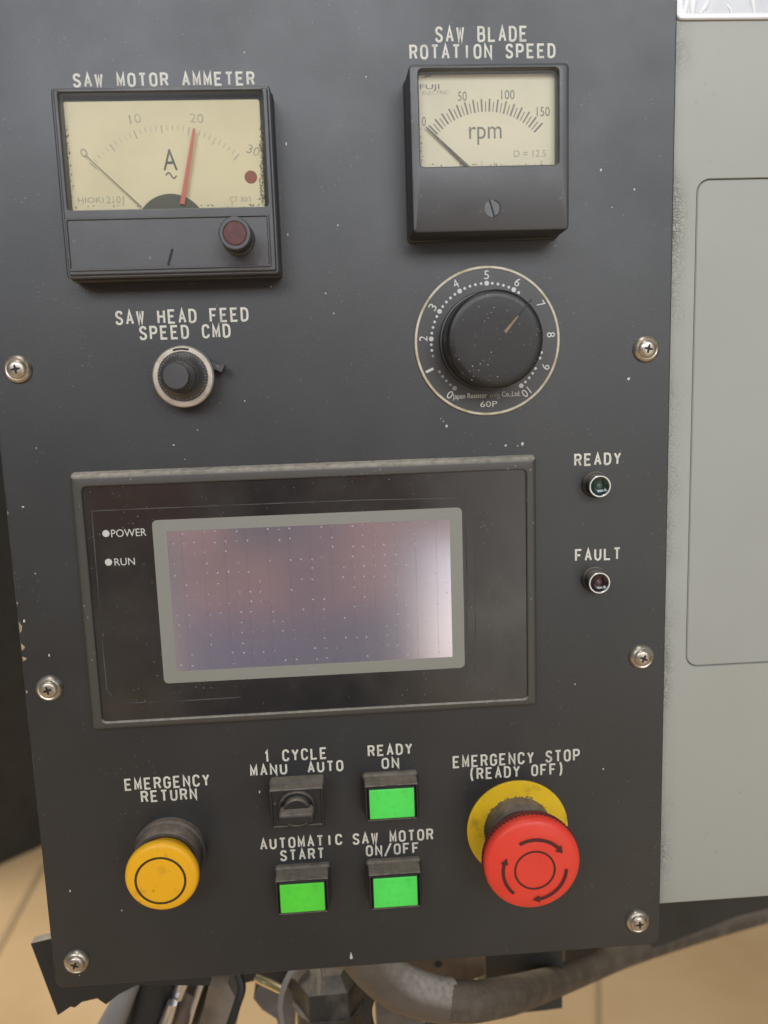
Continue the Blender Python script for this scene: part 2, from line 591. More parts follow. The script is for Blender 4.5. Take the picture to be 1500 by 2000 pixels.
# single stroke engraving alphabet on a 4 x 6 grid
_c = [(4, 4.5), (3.6, 5.5), (2.6, 6), (1.4, 6), (.4, 5.5), (0, 4.5), (0, 1.5), (.4, .5), (1.4, 0), (2.6, 0), (3.6, .5), (4, 1.5)]
GL = {
    'A': [[(0, 0), (2, 6), (4, 0)], [(.75, 2), (3.25, 2)]],
    'B': [[(0, 0), (0, 6), (2.5, 6), (3.5, 5.6), (3.7, 4.6), (3.5, 3.6), (2.5, 3.2), (0, 3.2)], [(2.5, 3.2), (3.7, 2.8), (4, 1.6), (3.7, .4), (2.6, 0), (0, 0)]],
    'C': [_c],
    'D': [[(0, 0), (0, 6), (2.2, 6), (3.5, 5.4), (4, 4.2), (4, 1.8), (3.5, .6), (2.2, 0), (0, 0)]],
    'E': [[(4, 6), (0, 6), (0, 0), (4, 0)], [(0, 3.1), (3.2, 3.1)]],
    'F': [[(4, 6), (0, 6), (0, 0)], [(0, 3), (3.2, 3)]],
    'G': [_c[:11] + [(4, 1.5), (4, 2.8), (2.4, 2.8)]],
    'H': [[(0, 0), (0, 6)], [(4, 0), (4, 6)], [(0, 3.1), (4, 3.1)]],
    'I': [[(2, 0), (2, 6)]],
    'L': [[(0, 6), (0, 0), (4, 0)]],
    'M': [[(0, 0), (0, 6), (2, 1.2), (4, 6), (4, 0)]],
    'N': [[(0, 0), (0, 6), (4, 0), (4, 6)]],
    'O': [_c + [(4, 4.5)]],
    'P': [[(0, 0), (0, 6), (2.6, 6), (3.7, 5.5), (4, 4.4), (3.7, 3.3), (2.6, 2.8), (0, 2.8)]],
    'R': [[(0, 0), (0, 6), (2.6, 6), (3.7, 5.5), (4, 4.5), (3.7, 3.5), (2.6, 3), (0, 3)], [(2.4, 3), (4, 0)]],
    'S': [[(3.9, 4.8), (3.4, 5.7), (2.4, 6), (1.2, 5.9), (.3, 5.2), (.2, 4.3), (.8, 3.5), (3.2, 2.5), (3.9, 1.7), (3.7, .7), (2.7, .05), (1.3, 0), (.4, .4), (0, 1.4)]],
    'T': [[(0, 6), (4, 6)], [(2, 6), (2, 0)]],
    'U': [[(0, 6), (0, 1.6), (.5, .5), (1.5, 0), (2.5, 0), (3.5, .5), (4, 1.6), (4, 6)]],
    'W': [[(0, 6), (1, 0), (2, 4.8), (3, 0), (4, 6)]],
    'Y': [[(0, 6), (2, 3), (4, 6)], [(2, 3), (2, 0)]],
    '1': [[(1.2, 4.9), (2.2, 6), (2.2, 0)]],
    '/': [[(-.4, -1), (4.4, 7)]],
    '(': [[(3.4, 7), (2.6, 5.2), (2.3, 3), (2.6, .8), (3.4, -1)]],
    ')': [[(.6, 7), (1.4, 5.2), (1.7, 3), (1.4, .8), (.6, -1)]],
}


def engrave(mb, txt, bl, br, tl, stroke=0.42):
    """one line: baseline left / right pixels and a top-left pixel, all on the panel"""
    x0, z0 = at(*bl)
    x1, z1 = at(*br)
    xt, zt = at(*tl)
    zb = (z0 + z1) / 2
    ht = (zt - z0) - 2 * stroke * 0.8
    x0 += stroke
    x1 -= stroke
    zb += stroke * 0.8
    n = len(txt)
    gw = 0.55 / (n - 1 + 0.55) * (x1 - x0) if n > 1 else 3.0
    pitch = (x1 - x0 - gw) / (n - 1) if n > 1 else 0
    for i, ch in enumerate(txt):
        if ch == ' ':
            continue
        for st in GL[ch]:
            mb.tube([(x0 + i * pitch + gx / 4 * gw, 0.02, zb + gz / 6 * ht) for gx, gz in st], stroke, n=6, flat=0.22)


# ================================================================== SETTING
# floor
fl = MB()
fl.v = [(-6000, 5000, FLOOR), (6000, 5000, FLOOR), (6000, -8000, FLOOR), (-6000, -8000, FLOOR)]
fl.f = [(0, 1, 2, 3)]
o = fl.build('floor', M_floor)
o['kind'] = 'structure'
sm = MB()
for a, b, w in (((-60, 1960), (85, 1690), 16), ((1166, 1800), (1168, 2010), 10)):
    (xa, ya), (xb, yb) = on_floor(*a), on_floor(*b)
    l = math.hypot(xb - xa, yb - ya)
    nx, ny = -(yb - ya) / l * w / 2, (xb - xa) / l * w / 2
    k = len(sm.v)
    sm.v += [(xa + nx, -(ya + ny), FLOOR + 3), (xa - nx, -(ya - ny), FLOOR + 3), (xb - nx, -(yb - ny), FLOOR + 3), (xb + nx, -(yb + ny), FLOOR + 3)]
    sm.f.append((k, k + 1, k + 2, k + 3))
o = sm.build('floor_seam', M_seam)
o['kind'] = 'structure'

# dark machine base standing on the floor, left behind the panel
(xa, ya), (xb, yb) = on_floor(-10, 1694), on_floor(80, 1654)
dx, dy = xb - xa, yb - ya
p0 = (xa - 1.2 * dx, ya - 1.2 * dy)
p1 = (xb + 5 * dx, yb + 5 * dy)
l = math.hypot(dx, dy)
q = (-dy / l * 900, dx / l * 900)
if q[1] < 0:
    q = (-q[0], -q[1])
mb = MB()
fp = [p0, p1, (p1[0] + q[0], p1[1] + q[1]), (p0[0] + q[0], p0[1] + q[1])]
mb.loops([[(x, -y, FLOOR + 1) for x, y in fp], [(x, -y, 700) for x, y in fp]], True, True)
o = mb.build('machine_housing', M_dark)
tagged(o, 'dark grey machine housing standing on the floor behind the left edge of the panel', 'machine')

# grey cabinet carrying the panel
cab = thing('cabinet', 230, -250, 'grey green enamelled steel cabinet right of the black control panel', 'cabinet', h=-6)
CX0, CX1, CZ0, CZ1, CH = 60, 470, -252, 420, -6.0


def mat_cabinet():
    m = mat('wrinkled grey green enamel', (0.405, 0.413, 0.372), 0.42, col2=(0.37, 0.372, 0.326), cscale=7, spec=0.4,
            specks=0.25, speckscale=150, speckcol=(.15, .14, .11))
    N, L = m.node_tree.nodes, m.node_tree.links
    b = N['Principled BSDF']
    tc = N.new('ShaderNodeTexCoord')
    v = N.new('ShaderNodeTexVoronoi')
    v.feature = 'DISTANCE_TO_EDGE'
    v.inputs['Scale'].default_value = 560
    n0 = N.new('ShaderNodeTexNoise')
    n0.inputs['Scale'].default_value = 350
    add = N.new('ShaderNodeMixRGB')
    add.inputs[0].default_value = 0.006
    add.blend_type = 'ADD'
    L.new(tc.outputs['Object'], n0.inputs['Vector'])
    L.new(tc.outputs['Object'], add.inputs[1])
    L.new(n0.outputs['Color'], add.inputs[2])
    L.new(add.outputs[0], v.inputs['Vector'])
    r = N.new('ShaderNodeMapRange')
    r.inputs[2].default_value = 0.12
    L.new(v.outputs['Distance'], r.inputs[0])
    n = N.new('ShaderNodeTexNoise')
    n.inputs['Scale'].default_value = 22
    L.new(tc.outputs['Object'], n.inputs['Vector'])
    r2 = N.new('ShaderNodeMapRange')
    r2.inputs[1].default_value, r2.inputs[2].default_value = 0.40, 0.60
    r2.inputs[4].default_value = 0.8
    L.new(n.outputs['Fac'], r2.inputs[0])
    # only the bare strip beside the panel is wrinkled
    sx = N.new('ShaderNodeSeparateXYZ')
    L.new(tc.outputs['Object'], sx.inputs[0])
    r3 = N.new('ShaderNodeMapRange')
    r3.inputs[1].default_value, r3.inputs[2].default_value = -0.091, -0.084
    r3.inputs[3].default_value, r3.inputs[4].default_value = 1, 0
    L.new(sx.outputs[0], r3.inputs[0])
    mu = N.new('ShaderNodeMath')
    mu.operation = 'MULTIPLY'
    L.new(r2.outputs[0], mu.inputs[0])
    L.new(r3.outputs[0], mu.inputs[1])
    # cracked paint shows darker hairlines
    inv = N.new('ShaderNodeMath')
    inv.operation = 'SUBTRACT'
    inv.use_clamp = True
    inv.inputs[0].default_value = 0.26
    L.new(r.outputs[0], inv.inputs[1])
    mu2 = N.new('ShaderNodeMath')
    mu2.operation = 'MULTIPLY'
    L.new(inv.outputs[0], mu2.inputs[0])
    L.new(mu.outputs[0], mu2.inputs[1])
    mx = N.new('ShaderNodeMix')
    mx.data_type = 'RGBA'
    src = b.inputs['Base Color'].links[0].from_socket
    L.new(mu2.outputs[0], mx.inputs['Factor'])
    L.new(src, mx.inputs[6])
    mx.inputs[7].default_value = (0.17, 0.165, 0.13, 1)
    L.new(mx.outputs[2], b.inputs['Base Color'])
    bp = N.new('ShaderNodeBump')
    bp.inputs['Distance'].default_value = 0.0008
    L.new(mu.outputs[0], bp.inputs['Strength'])
    L.new(r.outputs[0], bp.inputs['Height'])
    L.new(bp.outputs[0], b.inputs['Normal'])
    return m


M_cabw = mat_cabinet()
DX0, DZ1 = at(1360, 349, CH)
DX0b, DZ0 = at(1340, 1304, CH)
DX0 = (DX0 + DX0b) / 2
do = rrect(DX0, 455, DZ0, DZ1, 5.5, 8)
co = rrect(CX0, CX1, CZ0, CZ1, 1.0, 8)
mb = MB()
mb.loops([[(x, h, z) for x, z in f] for f, h in ((co(0), -330), (co(0), CH - .8), (co(.8), CH), (do(-.1), CH), (do(.15), CH - .5), (do(.15), CH - 3))], cap0=True)
mb.build('cabinet_body', M_cabw, cab)
mb = MB()
mb.stack(do, [(.5, CH - 3), (.5, CH - .75), (.95, CH - .3)])
mb.build('cabinet_door', M_cab, cab)
mb = MB()
mb.stack(do, [(-.0, CH - 2.5)], cap1=True)
mb.build('door_gap', M_gap, cab)

# ================================================================== CONTROL PANEL
PX0, PX1, PZ0, PZ1 = -135.1, 135.4, -267.4, 190
pan = thing('control_console', 0, PZ0, 'black painted steel operator panel with cream engraved lettering', 'control panel')
mb = MB()
mb.stack(rrect(PX0, PX1, PZ0, PZ1, 4, 6), [(0, -3), (0, -.4), (.12, -.12), (.4, 0)], cap0=True)
mb.build('face_plate', M_panel, pan)
mb = MB()
mb.stack(rrect(-122, 58, -250, 185, 3), [(0, -90), (0, -3.2)], cap0=True)
mb.build('back_box', M_dark, pan)
lines = [
    [('SAW MOTOR AMMETER', (143, 170.5), (498, 167), (143, 143.5))],
    [('SAW BLADE', (850, 83.8), (1030, 80), (850, 53.3)), ('ROTATION SPEED', (800, 117.5), (1085, 112), (800, 89))],
    [('SAW HEAD FEED', (226, 635), (486, 627.5), (226, 607.5)), ('SPEED CMD', (272.7, 664), (451, 659.5), (272.7, 637))],
    [('READY', (1121.5, 910.6), (1213, 907), (1121.5, 886.8))],
    [('FAULT', (1123, 1096.8), (1212, 1092.5), (1123, 1073.2))],
    [('EMERGENCY', (244, 1544), (410, 1535), (244, 1521)), ('RETURN', (276, 1567.5), (385.5, 1561), (276, 1545.2))],
    [('1 CYCLE', (515, 1489.5), (639, 1481.5), (515, 1467)), ('MANU', (489, 1516), (561.5, 1512), (489, 1495)), ('AUTO', (601, 1509.3), (671, 1505.8), (601, 1488.3))],
    [('READY', (718.5, 1477.5), (805.5, 1473), (718.5, 1456)), ('ON', (745.5, 1501.8), (780, 1500), (745.5, 1480.8))],
    [('AUTOMATIC', (508.5, 1659.5), (669, 1650), (508.5, 1638.5)), ('START', (547.5, 1681.5), (634, 1677), (547.5, 1660.5))],
    [('SAW MOTOR', (689, 1649.5), (846.5, 1640.3), (689, 1627.8)), ('ON/OFF', (715, 1672.5), (819, 1666), (715, 1651.5))],
    [('EMERGENCY STOP', (884.5, 1499.3), (1132.5, 1486.5), (884.5, 1476.3)), ('(READY OFF)', (913, 1522.6), (1104, 1513), (913, 1500.3))],
]
for grp in lines:
    mb = MB()
    for t, bl, br, tl in grp:
        engrave(mb, t, bl, br, tl)
    mb.build('lettering', M_letter, pan, smooth=60)
# chips in the paint
for px, py, r, e in ((872, 832, .75, 1.0), (866, 823, .35, 1), (861, 818, .25, 1), (988, 870, .65, .8), (1020, 867, .85, 1.1), (1011, 871, .3, 1), (1228, 740, .75, 1.1),
                     (339, 869, .6, .6), (361, 897, .3, 1), (1174, 332, .6, 1), (1239, 370, .45, 1.3), (562, 458, .35, 1.6), (559, 281, .45, 1.6), (477, 102, .35, 1),
                     (636, 573, .4, 1), (652, 612, .3, 1.4), (790, 1518, .6, .8), (507, 1547, .45, 2.0), (47, 1213, .6, 1.4), (96, 1280, .4, 2), (45, 990, .7, .8),
                     (1123, 1336, .5, .6), (238, 1778, .5, .8), (1178, 1502, .4, 1.5), (478, 783, .35, 1), (386, 840, .3, 1), (530, 560, .3, 1), (1085, 480, .3, 1),
                     (69, 1120, .35, 1), (71, 875, .3, 1), (137, 1740, .4, 2), (155, 1905, .3, 1), (660, 440, .35, 1.2), (715, 150, .35, 1), (1195, 405, .3, 1), (600, 1700, .3, 1)):
    x, z = at(px, py)
    pts = [(x + r * .8 * math.cos(t) * random.uniform(.7, 1.2), z + r * .8 * e * math.sin(t) * random.uniform(.7, 1.2)) for t in [k * math.pi / 4.5 for k in range(9)]]
    MB().flat(pts, 0.04).build('paint_chip', M_chip, pan)
x, z = at(686, 1866)
mb = MB()
mb.flat([(x - .1, z + 2.0), (x - .75, z - 1.2), (x - .35, z - 1.8), (x + .3, z - 1.8), (x + .7, z - 1.2)], 0.05)
mb.build('paint_chip', M_chip, pan)
for zz, l, w in ((-106, 5, 1.1), (-113.5, 3, 1.4), (-132, 1.6, .7), (-94, 1.2, .5), (-57, 1.5, .4), (-118, 2, 1.7)):
    pts = [(PX0 + .42, zz), (PX0 + .42 + w * .7, zz + l * .2), (PX0 + .42 + w, zz + l * .55), (PX0 + .42 + w * .4, zz + l * .8), (PX0 + .42, zz + l)]
    MB().flat(pts, 0.05).build('chipped_edge', M_chipb, pan)
# fine scratches and scuffs
M_scr = mat('scuffed paint', (0.075, 0.074, 0.070), 0.55)
rs = random.Random(21)
for px, py, sx_, sy_, n_ in ((520, 790, 50, 60, 12), (610, 640, 25, 70, 5), (700, 330, 30, 90, 7), (1130, 1350, 60, 120, 5), (90, 1290, 30, 30, 5),
                             (300, 870, 120, 20, 3), (740, 560, 60, 60, 4), (470, 1440, 250, 12, 5), (880, 1830, 250, 25, 4), (180, 1780, 60, 90, 4)):
    for k in range(n_):
        x, z = at(px + rs.uniform(-sx_, sx_), py + rs.uniform(-sy_, sy_))
        a = rs.uniform(-.5, .9) + (math.pi / 2 if rs.random() < .4 else 0)
        l = rs.uniform(.5, 2.6)
        MB().bar((x, z), (x + l * math.cos(a), z + l * math.sin(a)), rs.uniform(.08, .22), 0.0, 0.03, .05).build('scratch', M_scr, pan)
# worn bright line on the plate's left edge
mb = MB()
mb.tube([(PX0 + .3, -.05, -262), (PX0 + .28, -.05, -150), (PX0 + .3, -.05, -30)], .16, n=6)
mb.build('worn_edge', M_film, pan)

# ------------------------------------------------------------------ six panel screws
def make_screw():
    t = thing('panel_screw', -125, 0, 'bright crosshead screw left of the feed dial at the upper left panel edge', 'screw', 'crosshead screws holding the panel')
    x, z = -125, 0
    mb = MB()
    mb.stack(circ(x, z, 5.5, 40), [(0, 0.02), (0, .5), (.5, 1.5), (1.3, 2.0), (1.9, 1.7), (2.2, 1.0)], cap1=True)
    mb.build('cup_washer', M_screw, t)
    mb = MB()
    mb.stack(circ(x, z, 3.6, 40), [(0, 1.1), (0, 2.1), (.4, 2.65), (1.2, 3.0), (2.4, 3.15)], cap1=True)
    hd = mb.build('screw_head', M_screw, t)
    mb = MB()
    a = math.radians(8)
    pts = []
    for k in range(4):
        for u, v in ((1.75, -.33), (1.75, .33), (.5, .5)):
            b = a + k * math.pi / 2
            pts.append((x + u * math.cos(b) - v * math.sin(b), z + u * math.sin(b) + v * math.cos(b)))
    mb.flat(pts, 3.2)
    mb.build('cross_slot', M_black, hd)
    return t


scr0 = make_screw()
for (x, z, lab, a) in ((125, 0.2, 'crosshead screw right of the speed knob at the upper right panel edge', 20),
                       (-125, -130.2, 'crosshead screw with a rusty washer left of the display, below the chipped panel edge', -4),
                       (125, -130.2, 'crosshead screw at the right panel edge below the FAULT lamp', 33),
                       (-125, -255, 'dull brown crosshead screw in the lower left corner of the panel', 30),
                       (125, -255, 'crosshead screw in the lower right corner, beside the red stop button', 5)):
    c = copy_thing(scr0, x, z, lab)
    c.rotation_euler.y = math.radians(a)

# ------------------------------------------------------------------ ammeter
AH = 14.0
ax0 = (at(98, 180, AH)[0] + at(128, 539, AH)[0]) / 2
ax1 = (at(530, 173, AH)[0] + at(544, 538, AH)[0]) / 2
az1 = at(320, 167.5, AH)[1]
az0 = (at(128, 540, AH)[1] + at(544, 538, AH)[1]) / 2
am = thing('ammeter', (ax0 + ax1) / 2, az0, 'large square black ammeter with yellowed face and red needle at twenty', 'meter')
wx0, wx1 = at(124, 300, AH)[0], at(517, 300, AH)[0]
wz1, wz0 = at(320, 177, AH)[1], at(320, 406, AH)[1]
mb = MB()
op = rrect(wx0, wx1, wz0, wz1, 1.0)
out = rrect(ax0, ax1, az0, az1, 1.5)
mb.loops([[(x, h, z) for x, z in f] for f, h in ((out(-.5), 0), (out(-.5), 6), (out(-.2), 6.4), (out(0), 6.6), (out(0), AH - 1.4), (out(.5), AH - 1), (out(1.0), AH - 1), (out(1.1), AH - .3), (out(1.5), AH),
                                                 (op(-.6), AH), (op(-.2), AH - .4), (op(.5), 9.5))], cap0=False)
mb.build('case', M_case, am)
# lower compartment raised lines
lx0, lx1 = at(130, 470, AH)[0], at(528, 470, AH)[0]
lz1, lz0 = at(320, 422, AH)[1], at(330, 526, AH)[1]
mb = MB()
mb.ring(rrect(lx0, lx1, lz0, lz1, .8), rrect(lx0 + .9, lx1 - .9, lz0 + .9, lz1 - .9, .5), AH - .5, AH + .55, .25, .25)
mb.build('lower_cover_rim', M_case, am)
FH = 10.0
fx0, fx1 = (at(128, 198, FH)[0] + at(138, 403, FH)[0]) / 2 - .6, (at(506, 193, FH)[0] + at(514, 400, FH)[0]) / 2 + .3
fz1, fz0 = at(320, 196.5, FH)[1], at(320, 404, FH)[1]
mb = MB()
mb.stack(rrect(wx0 - .9, wx1 + .9, wz0 - .9, wz1 + .9, 1), [(0, FH - 1), (0, FH - .3)])
mb.build('face_backing', M_black, am)
mb = MB()
mb.stack(rrect(fx0, fx1, fz0 - 3, fz1, 1), [(0, FH - .25), (0, FH)])
face = mb.build('dial_face', M_face, am)


def A(px, py, h=FH):
    return at(px, py, h)


pvx, pvz = A(338, 452)
rout = pvz * 0 + math.hypot(A(335, 246)[0] - pvx, A(335, 246)[1] - pvz)
mb = MB()
for k in range(31):
    an = math.radians(139 - (139 - 46) * k / 30)
    big = k % 5 == 0
    r1 = rout + .3
    r0 = r1 - (3.0 if big else 1.9)
    mb.bar((pvx + r0 * math.cos(an), pvz + r0 * math.sin(an)), (pvx + r1 * math.cos(an), pvz + r1 * math.sin(an)), .34 if big else .2, FH + .02, FH + .05)
for t, px, py, w, rot in (('0', 164, 299, 2.4, 25), ('10', 264, 232, 4.2, 8), ('20', 384, 231, 5.0, -4), ('30', 495, 294, 4.6, -22)):
    mb.text(t, *A(px, py), FH + .05, w=w, ht=3.2, rot=math.radians(rot))
mb.text('HIOKI', *A(177, 391), FH + .05, w=9.3, ht=2.0)
mb.text('2101', *A(225, 390), FH + .05, w=6.4, ht=2.5)
mb.text('CT 30/5', *A(470, 389), FH + .05, w=8.0, ht=1.9)
mb.build('scale_print', M_inkf, face)
mb = MB()
mb.text('A', *A(332, 312), FH + .06, w=5.2, ht=7.4)
pts = [(A(324 + 21 * k / 12, 343 - 5.5 * math.sin(2 * math.pi * k / 12)), k) for k in range(13)]
mb.tube([(p[0], FH + .05, p[1]) for p, _ in pts], .26, n=5, flat=.2)
mb.build('unit_print', M_ink, face)
mb = MB()
hr = math.hypot(A(338, 380)[0] - pvx, A(338, 380)[1] - pvz)
hump = [(pvx + hr * math.cos(math.radians(35 + 110 * k / 30)), pvz + hr * math.sin(math.radians(35 + 110 * k / 30))) for k in range(31)]
mb.loops([[(x, FH + .02, z) for x, z in hump], [(x, FH + 1.2, z) for x, z in hump]], True, True)
mb.build('pivot_cover', mat('dark olive pivot cover', (0.085, 0.085, 0.06), .6), am)
mb = MB()
a, b = A(166, 302, FH + 1), A(276, 404, FH + 1)
mb.bar(b, a, .42, FH + 1.0, FH + 1.2, .22)
mb.build('black_needle', mat('olive needle', (0.16, 0.155, 0.10), .5), am)
mb = MB()
a, b = A(356, 399, FH + 2), A(379.5, 251, FH + 2)
mb.bar(a, b, 1.75, FH + 1.9, FH + 2.15, 1.0)
mb.build('red_needle', M_red, am)
mb = MB()
mb.flat(circ(*A(490, 346), 2.35, 24)(0), FH + .05)
mb.build('red_spot', mat('dark red spot', (0.27, 0.085, 0.055), .6), face)


# grime in the window corners: ragged patches with a shape of their own
def grime(mb, pts_px, h, seed):
    rd = random.Random(seed)
    for (px, py, r) in pts_px:
        x, z = at(px, py, h)
        n = 9
        r *= .62
        mb.flat([(x + r * math.cos(2 * math.pi * k / n) * rd.uniform(.4, 1.3), z + r * math.sin(2 * math.pi * k / n) * rd.uniform(.4, 1.3)) for k in range(n)], h + rd.uniform(.06, .10))


mb = MB()
rd = random.Random(3)
g = []
for k in range(150):
    t = rd.random()
    g.append((509 + 4 * t + rd.uniform(-1, 4) - (rd.random() ** 3) * 10 * t, 235 + 170 * t, rd.uniform(.2, .75)))
for k in range(45):
    t = rd.random()
    g.append((140 + 375 * t, 404 + rd.uniform(-3, 2) - (rd.random() ** 4) * 8, rd.uniform(.2, .6)))
for k in range(40):
    t = rd.random()
    g.append((131 + 8 * t + rd.uniform(-2, 2) + (rd.random() ** 4) * 8 * t, 240 + 160 * t, rd.uniform(.2, .6)))
grime(mb, g, FH, 5)
mb.build('grime', M_grime, face)
mb = MB()
mb.stack(rrect(wx0 - .2, wx1 + .2, wz0 - .2, wz1 + .2, 1), [(0, AH - 1.0)], cap1=True)
mb.build('window_pane', M_pane, am)
# adjusting screw slot
mb = MB()
sx, sz = at(332.5, 502, AH)
mb.stack(circ(sx, sz, 3.4, 32), [(0, AH - .2), (.05, AH + .04)])
zs = mb.build('adjusting_screw', M_case, am)
mb = MB()
mb.bar(at(328.5, 518, AH), at(337, 486, AH), .85, AH + .1, AH + .26)
mb.build('screw_slot', M_black, zs)
# reset knob
KX, KZ = at(466, 467, AH)
mb = MB()
mb.stack(circ(KX, KZ, 6.1, 44), [(0, AH - .1), (0, AH + .8), (.3, AH + 1.2), (.75, AH + 1.4), (.75, AH + 10), (.0 + .3, AH + 10.3), (.3, AH + 11.6), (.7, AH + 12), (1.75, AH + 12), (1.95, AH + 11.3)], cap1=False)
kb = mb.build('pointer_knob', M_case, am)
mb = MB()
mb.stack(circ(KX, KZ, 4.25, 36), [(0, AH + 11), (0, AH + 11.7), (.4, AH + 12)])
mb.build('knob_cap', M_redk, kb)

# ------------------------------------------------------------------ tachometer
TH = 18.0
tx0 = (at(797, 125, TH)[0] + at(808, 456, TH)[0]) / 2
tx1 = (at(1086, 120, TH)[0] + at(1112, 449, TH)[0]) / 2
tx1 = max(tx1, at(1112, 449, TH)[0])
tz1 = (at(797, 125, TH)[1] + at(1086, 121, TH)[1]) / 2
tz0 = (at(806, 456, TH)[1] + at(1111, 448, TH)[1]) / 2
tm = thing('tachometer', (tx0 + tx1) / 2, tz0, 'smaller black rpm meter with cream face above the speed knob', 'meter')
ox0, ox1 = (at(816, 150, TH)[0] + at(824, 320, TH)[0]) / 2, (at(1090, 140, TH)[0] + at(1091, 320, TH)[0]) / 2
oz1, oz0 = at(955, 134, TH)[1], at(955, 323, TH)[1]
out = rrect(tx0, tx1, tz0, tz1, 1.6)
op = rrect(ox0, ox1, oz0, oz1, 1.3)
mb = MB()
mb.loops([[(x, h, z) for x, z in f] for f, h in ((out(-.6), 0), (out(-.6), 2), (out(-.2), 2.4), (out(0), TH - 1), (out(.35), TH - .3), (out(1.1), TH), (op(-.5), TH), (op(-.1), TH - .4), (op(.3), 12.5))])
mb.build('case', M_case, tm)
TF = 13.5
ux0, ux1 = (at(820, 147, TF)[0] + at(823, 323, TF)[0]) / 2, at(1088, 200, TF)[0]
uz1 = at(955, 145, TF)[1]
mb = MB()
mb.stack(rrect(ox0 - 2.5, ox1 + 2.5, oz0 - 2.5, oz1 + 2.5, 1), [(0, TF - 1), (0, TF - .3)])
mb.build('face_backing', M_black, tm)
mb = MB()
mb.stack(rrect(ux0 - .5, ux1 + .8, oz0 - 2.5, uz1, 1), [(0, TF - .25), (0, TF)])
tface = mb.build('dial_face', M_face2, tm)


def T(px, py, h=TF):
    return at(px, py, h)


tpx, tpz = T(951, 359)
ro = math.hypot(T(957, 193)[0] - tpx, T(957, 193)[1] - tpz)
mb = MB()
for k in range(31):
    an = math.radians(135.5 - 90.5 * k / 30)
    big = k % 2 == 0
    r1 = ro - (0 if big else .9)
    r0 = ro - 4.5
    mb.bar((tpx + r0 * math.cos(an), tpz + r0 * math.sin(an)), (tpx + r1 * math.cos(an), tpz + r1 * math.sin(an)), .62 if big else .36, TF + .02, TF + .05)
for t, px, py, w in (('0', 828, 237, 1.5), ('50', 903, 188, 3.3), ('100', 992, 185, 5.0), ('150', 1061, 218, 4.9)):
    mb.text(t, *T(px, py), TF + .05, w=w, ht=3.3)
mb.text('rpm', *T(948, 265), TF + .06, w=12.2, ht=6.4)
mb.build('scale_print', mat('tachometer print', (0.17, 0.17, 0.145), .6, col2=(.3, .28, .22), cscale=200, cpos=(.5, .8)), tface)
MB().text('D = 12.5', *T(1035, 300), TF + .05, w=12.2, ht=2.4).build('small_print', M_inkf, tface)
MB().text('FUJI', *T(839, 171), TF + .05, w=7.2, ht=2.2).build('maker_print', M_ink, tface)
MB().text('ELECTRIC', *T(851, 181), TF + .05, w=9.8, ht=1.3).build('maker_print', M_inkf, tface)
mb = MB()
a, b = T(832, 248, TF + 1), T(914, 326, TF + 1)
mb.bar(b, a, 1.1, TF + 1, TF + 1.3, .45)
mb.build('needle', M_ink, tm)
mb = MB()
g = []
for k in range(45):
    t = rd.random()
    g.append((823 + 268 * t, 322.5 + rd.uniform(-2, 2) - (rd.random() ** 5) * 6, rd.uniform(.15, .5)))
for k in range(26):
    t = rd.random()
    g.append((822 + 3 * t + rd.uniform(-2, 1), 250 + 72 * t, rd.uniform(.15, .45)))
for k in range(16):
    t = rd.random()
    g.append((823 + 18 * t, 148 + rd.uniform(-1, 8) * (1 - t), rd.uniform(.2, .5)))
for k in range(16):
    g.append((1088 + rd.uniform(-1, 2), 150 + 170 * rd.random(), rd.uniform(.15, .35)))
grime(mb, g, TF, 6)
mb.build('grime', M_grime, tface)
mb = MB()
mb.stack(rrect(ox0 - .1, ox1 + .1, oz0 - .1, oz1 + .1, 1), [(0, TH - 1.6)], cap1=True)
mb.build('window_pane', M_pane, tm)
sx, sz = at(962, 407, TH)
mb = MB()
mb.stack(circ(sx, sz, 3.1, 32), [(0, TH - .2), (.05, TH + .04)])
zs = mb.build('adjusting_screw', M_case, tm)
mb = MB()
mb.bar(at(956, 390, TH), at(966, 424, TH), .6, TH + .06, TH + .2)
mb.annulus(sx, sz, 2.75, 3.1, TH + .2, 20, math.radians(-70), math.radians(80))
mb.build('screw_slot', M_black, zs)

# ------------------------------------------------------------------ speed dial with knob
DXc, DZc, DR = 59.8, 5.09, 29.37
dl = thing('speed_dial', DXc, DZc, 'round black dial plate numbered 0 to 10 with large worn black knob', 'dial')
mb = MB()
mb.stack(circ(DXc, DZc, DR, 96), [(0, 0.02), (0, .5), (.15, .6)])
plate = mb.build('dial_plate', M_disc, dl)
mb = MB()
mb.ring(circ(DXc, DZc, DR + .05, 96), circ(DXc, DZc, DR - 1.05, 96), .3, .95, .2, .2)
mb.build('rim', M_brassy, plate)
HD = .68
mb = MB()
mw = MB()
for k in range(51):
    v = k / 5
    an = math.radians(90 + (5 - v) * 28.6)
    if 6.25 < v < 8.5 or k in (6,):
        continue
    big = k % 5 == 0
    r = 22.7 - (.15 if v > 8 else 0)
    if big and v in (1, 9):
        continue
    (mw if (v < .9 or 1 <= v < 1.5) else mb).flat(circ(DXc + r * math.cos(an), DZc + r * math.sin(an), .95 if big else .55, 16)(0), HD)
for n in range(11):
    an = math.radians(90 + (5 - n) * 28.6)
    r = 25.9
    mb.text(str(n), DXc + r * math.cos(an), DZc + r * math.sin(an), HD, w=(3.4 if n == 10 else 1.0 if n == 1 else 2.0), ht=3.3, rot=an - math.pi / 2)
lx, lz = at(950, 772)
mb.text('Japan Resistor', lx - 6.9, lz - .3, HD, w=14.0, ht=2.7)
mb.text('Co.,Ltd.', lx + 10.0, lz + .1, HD, w=7.6, ht=2.4)
mb.text('60P', *at(954, 789), HD, w=7.0, ht=2.3)
mb.build('dial_print', M_white, plate)
mw.text('mfg.', lx + 3.6, lz - .3, HD, w=4.4, ht=2.5)
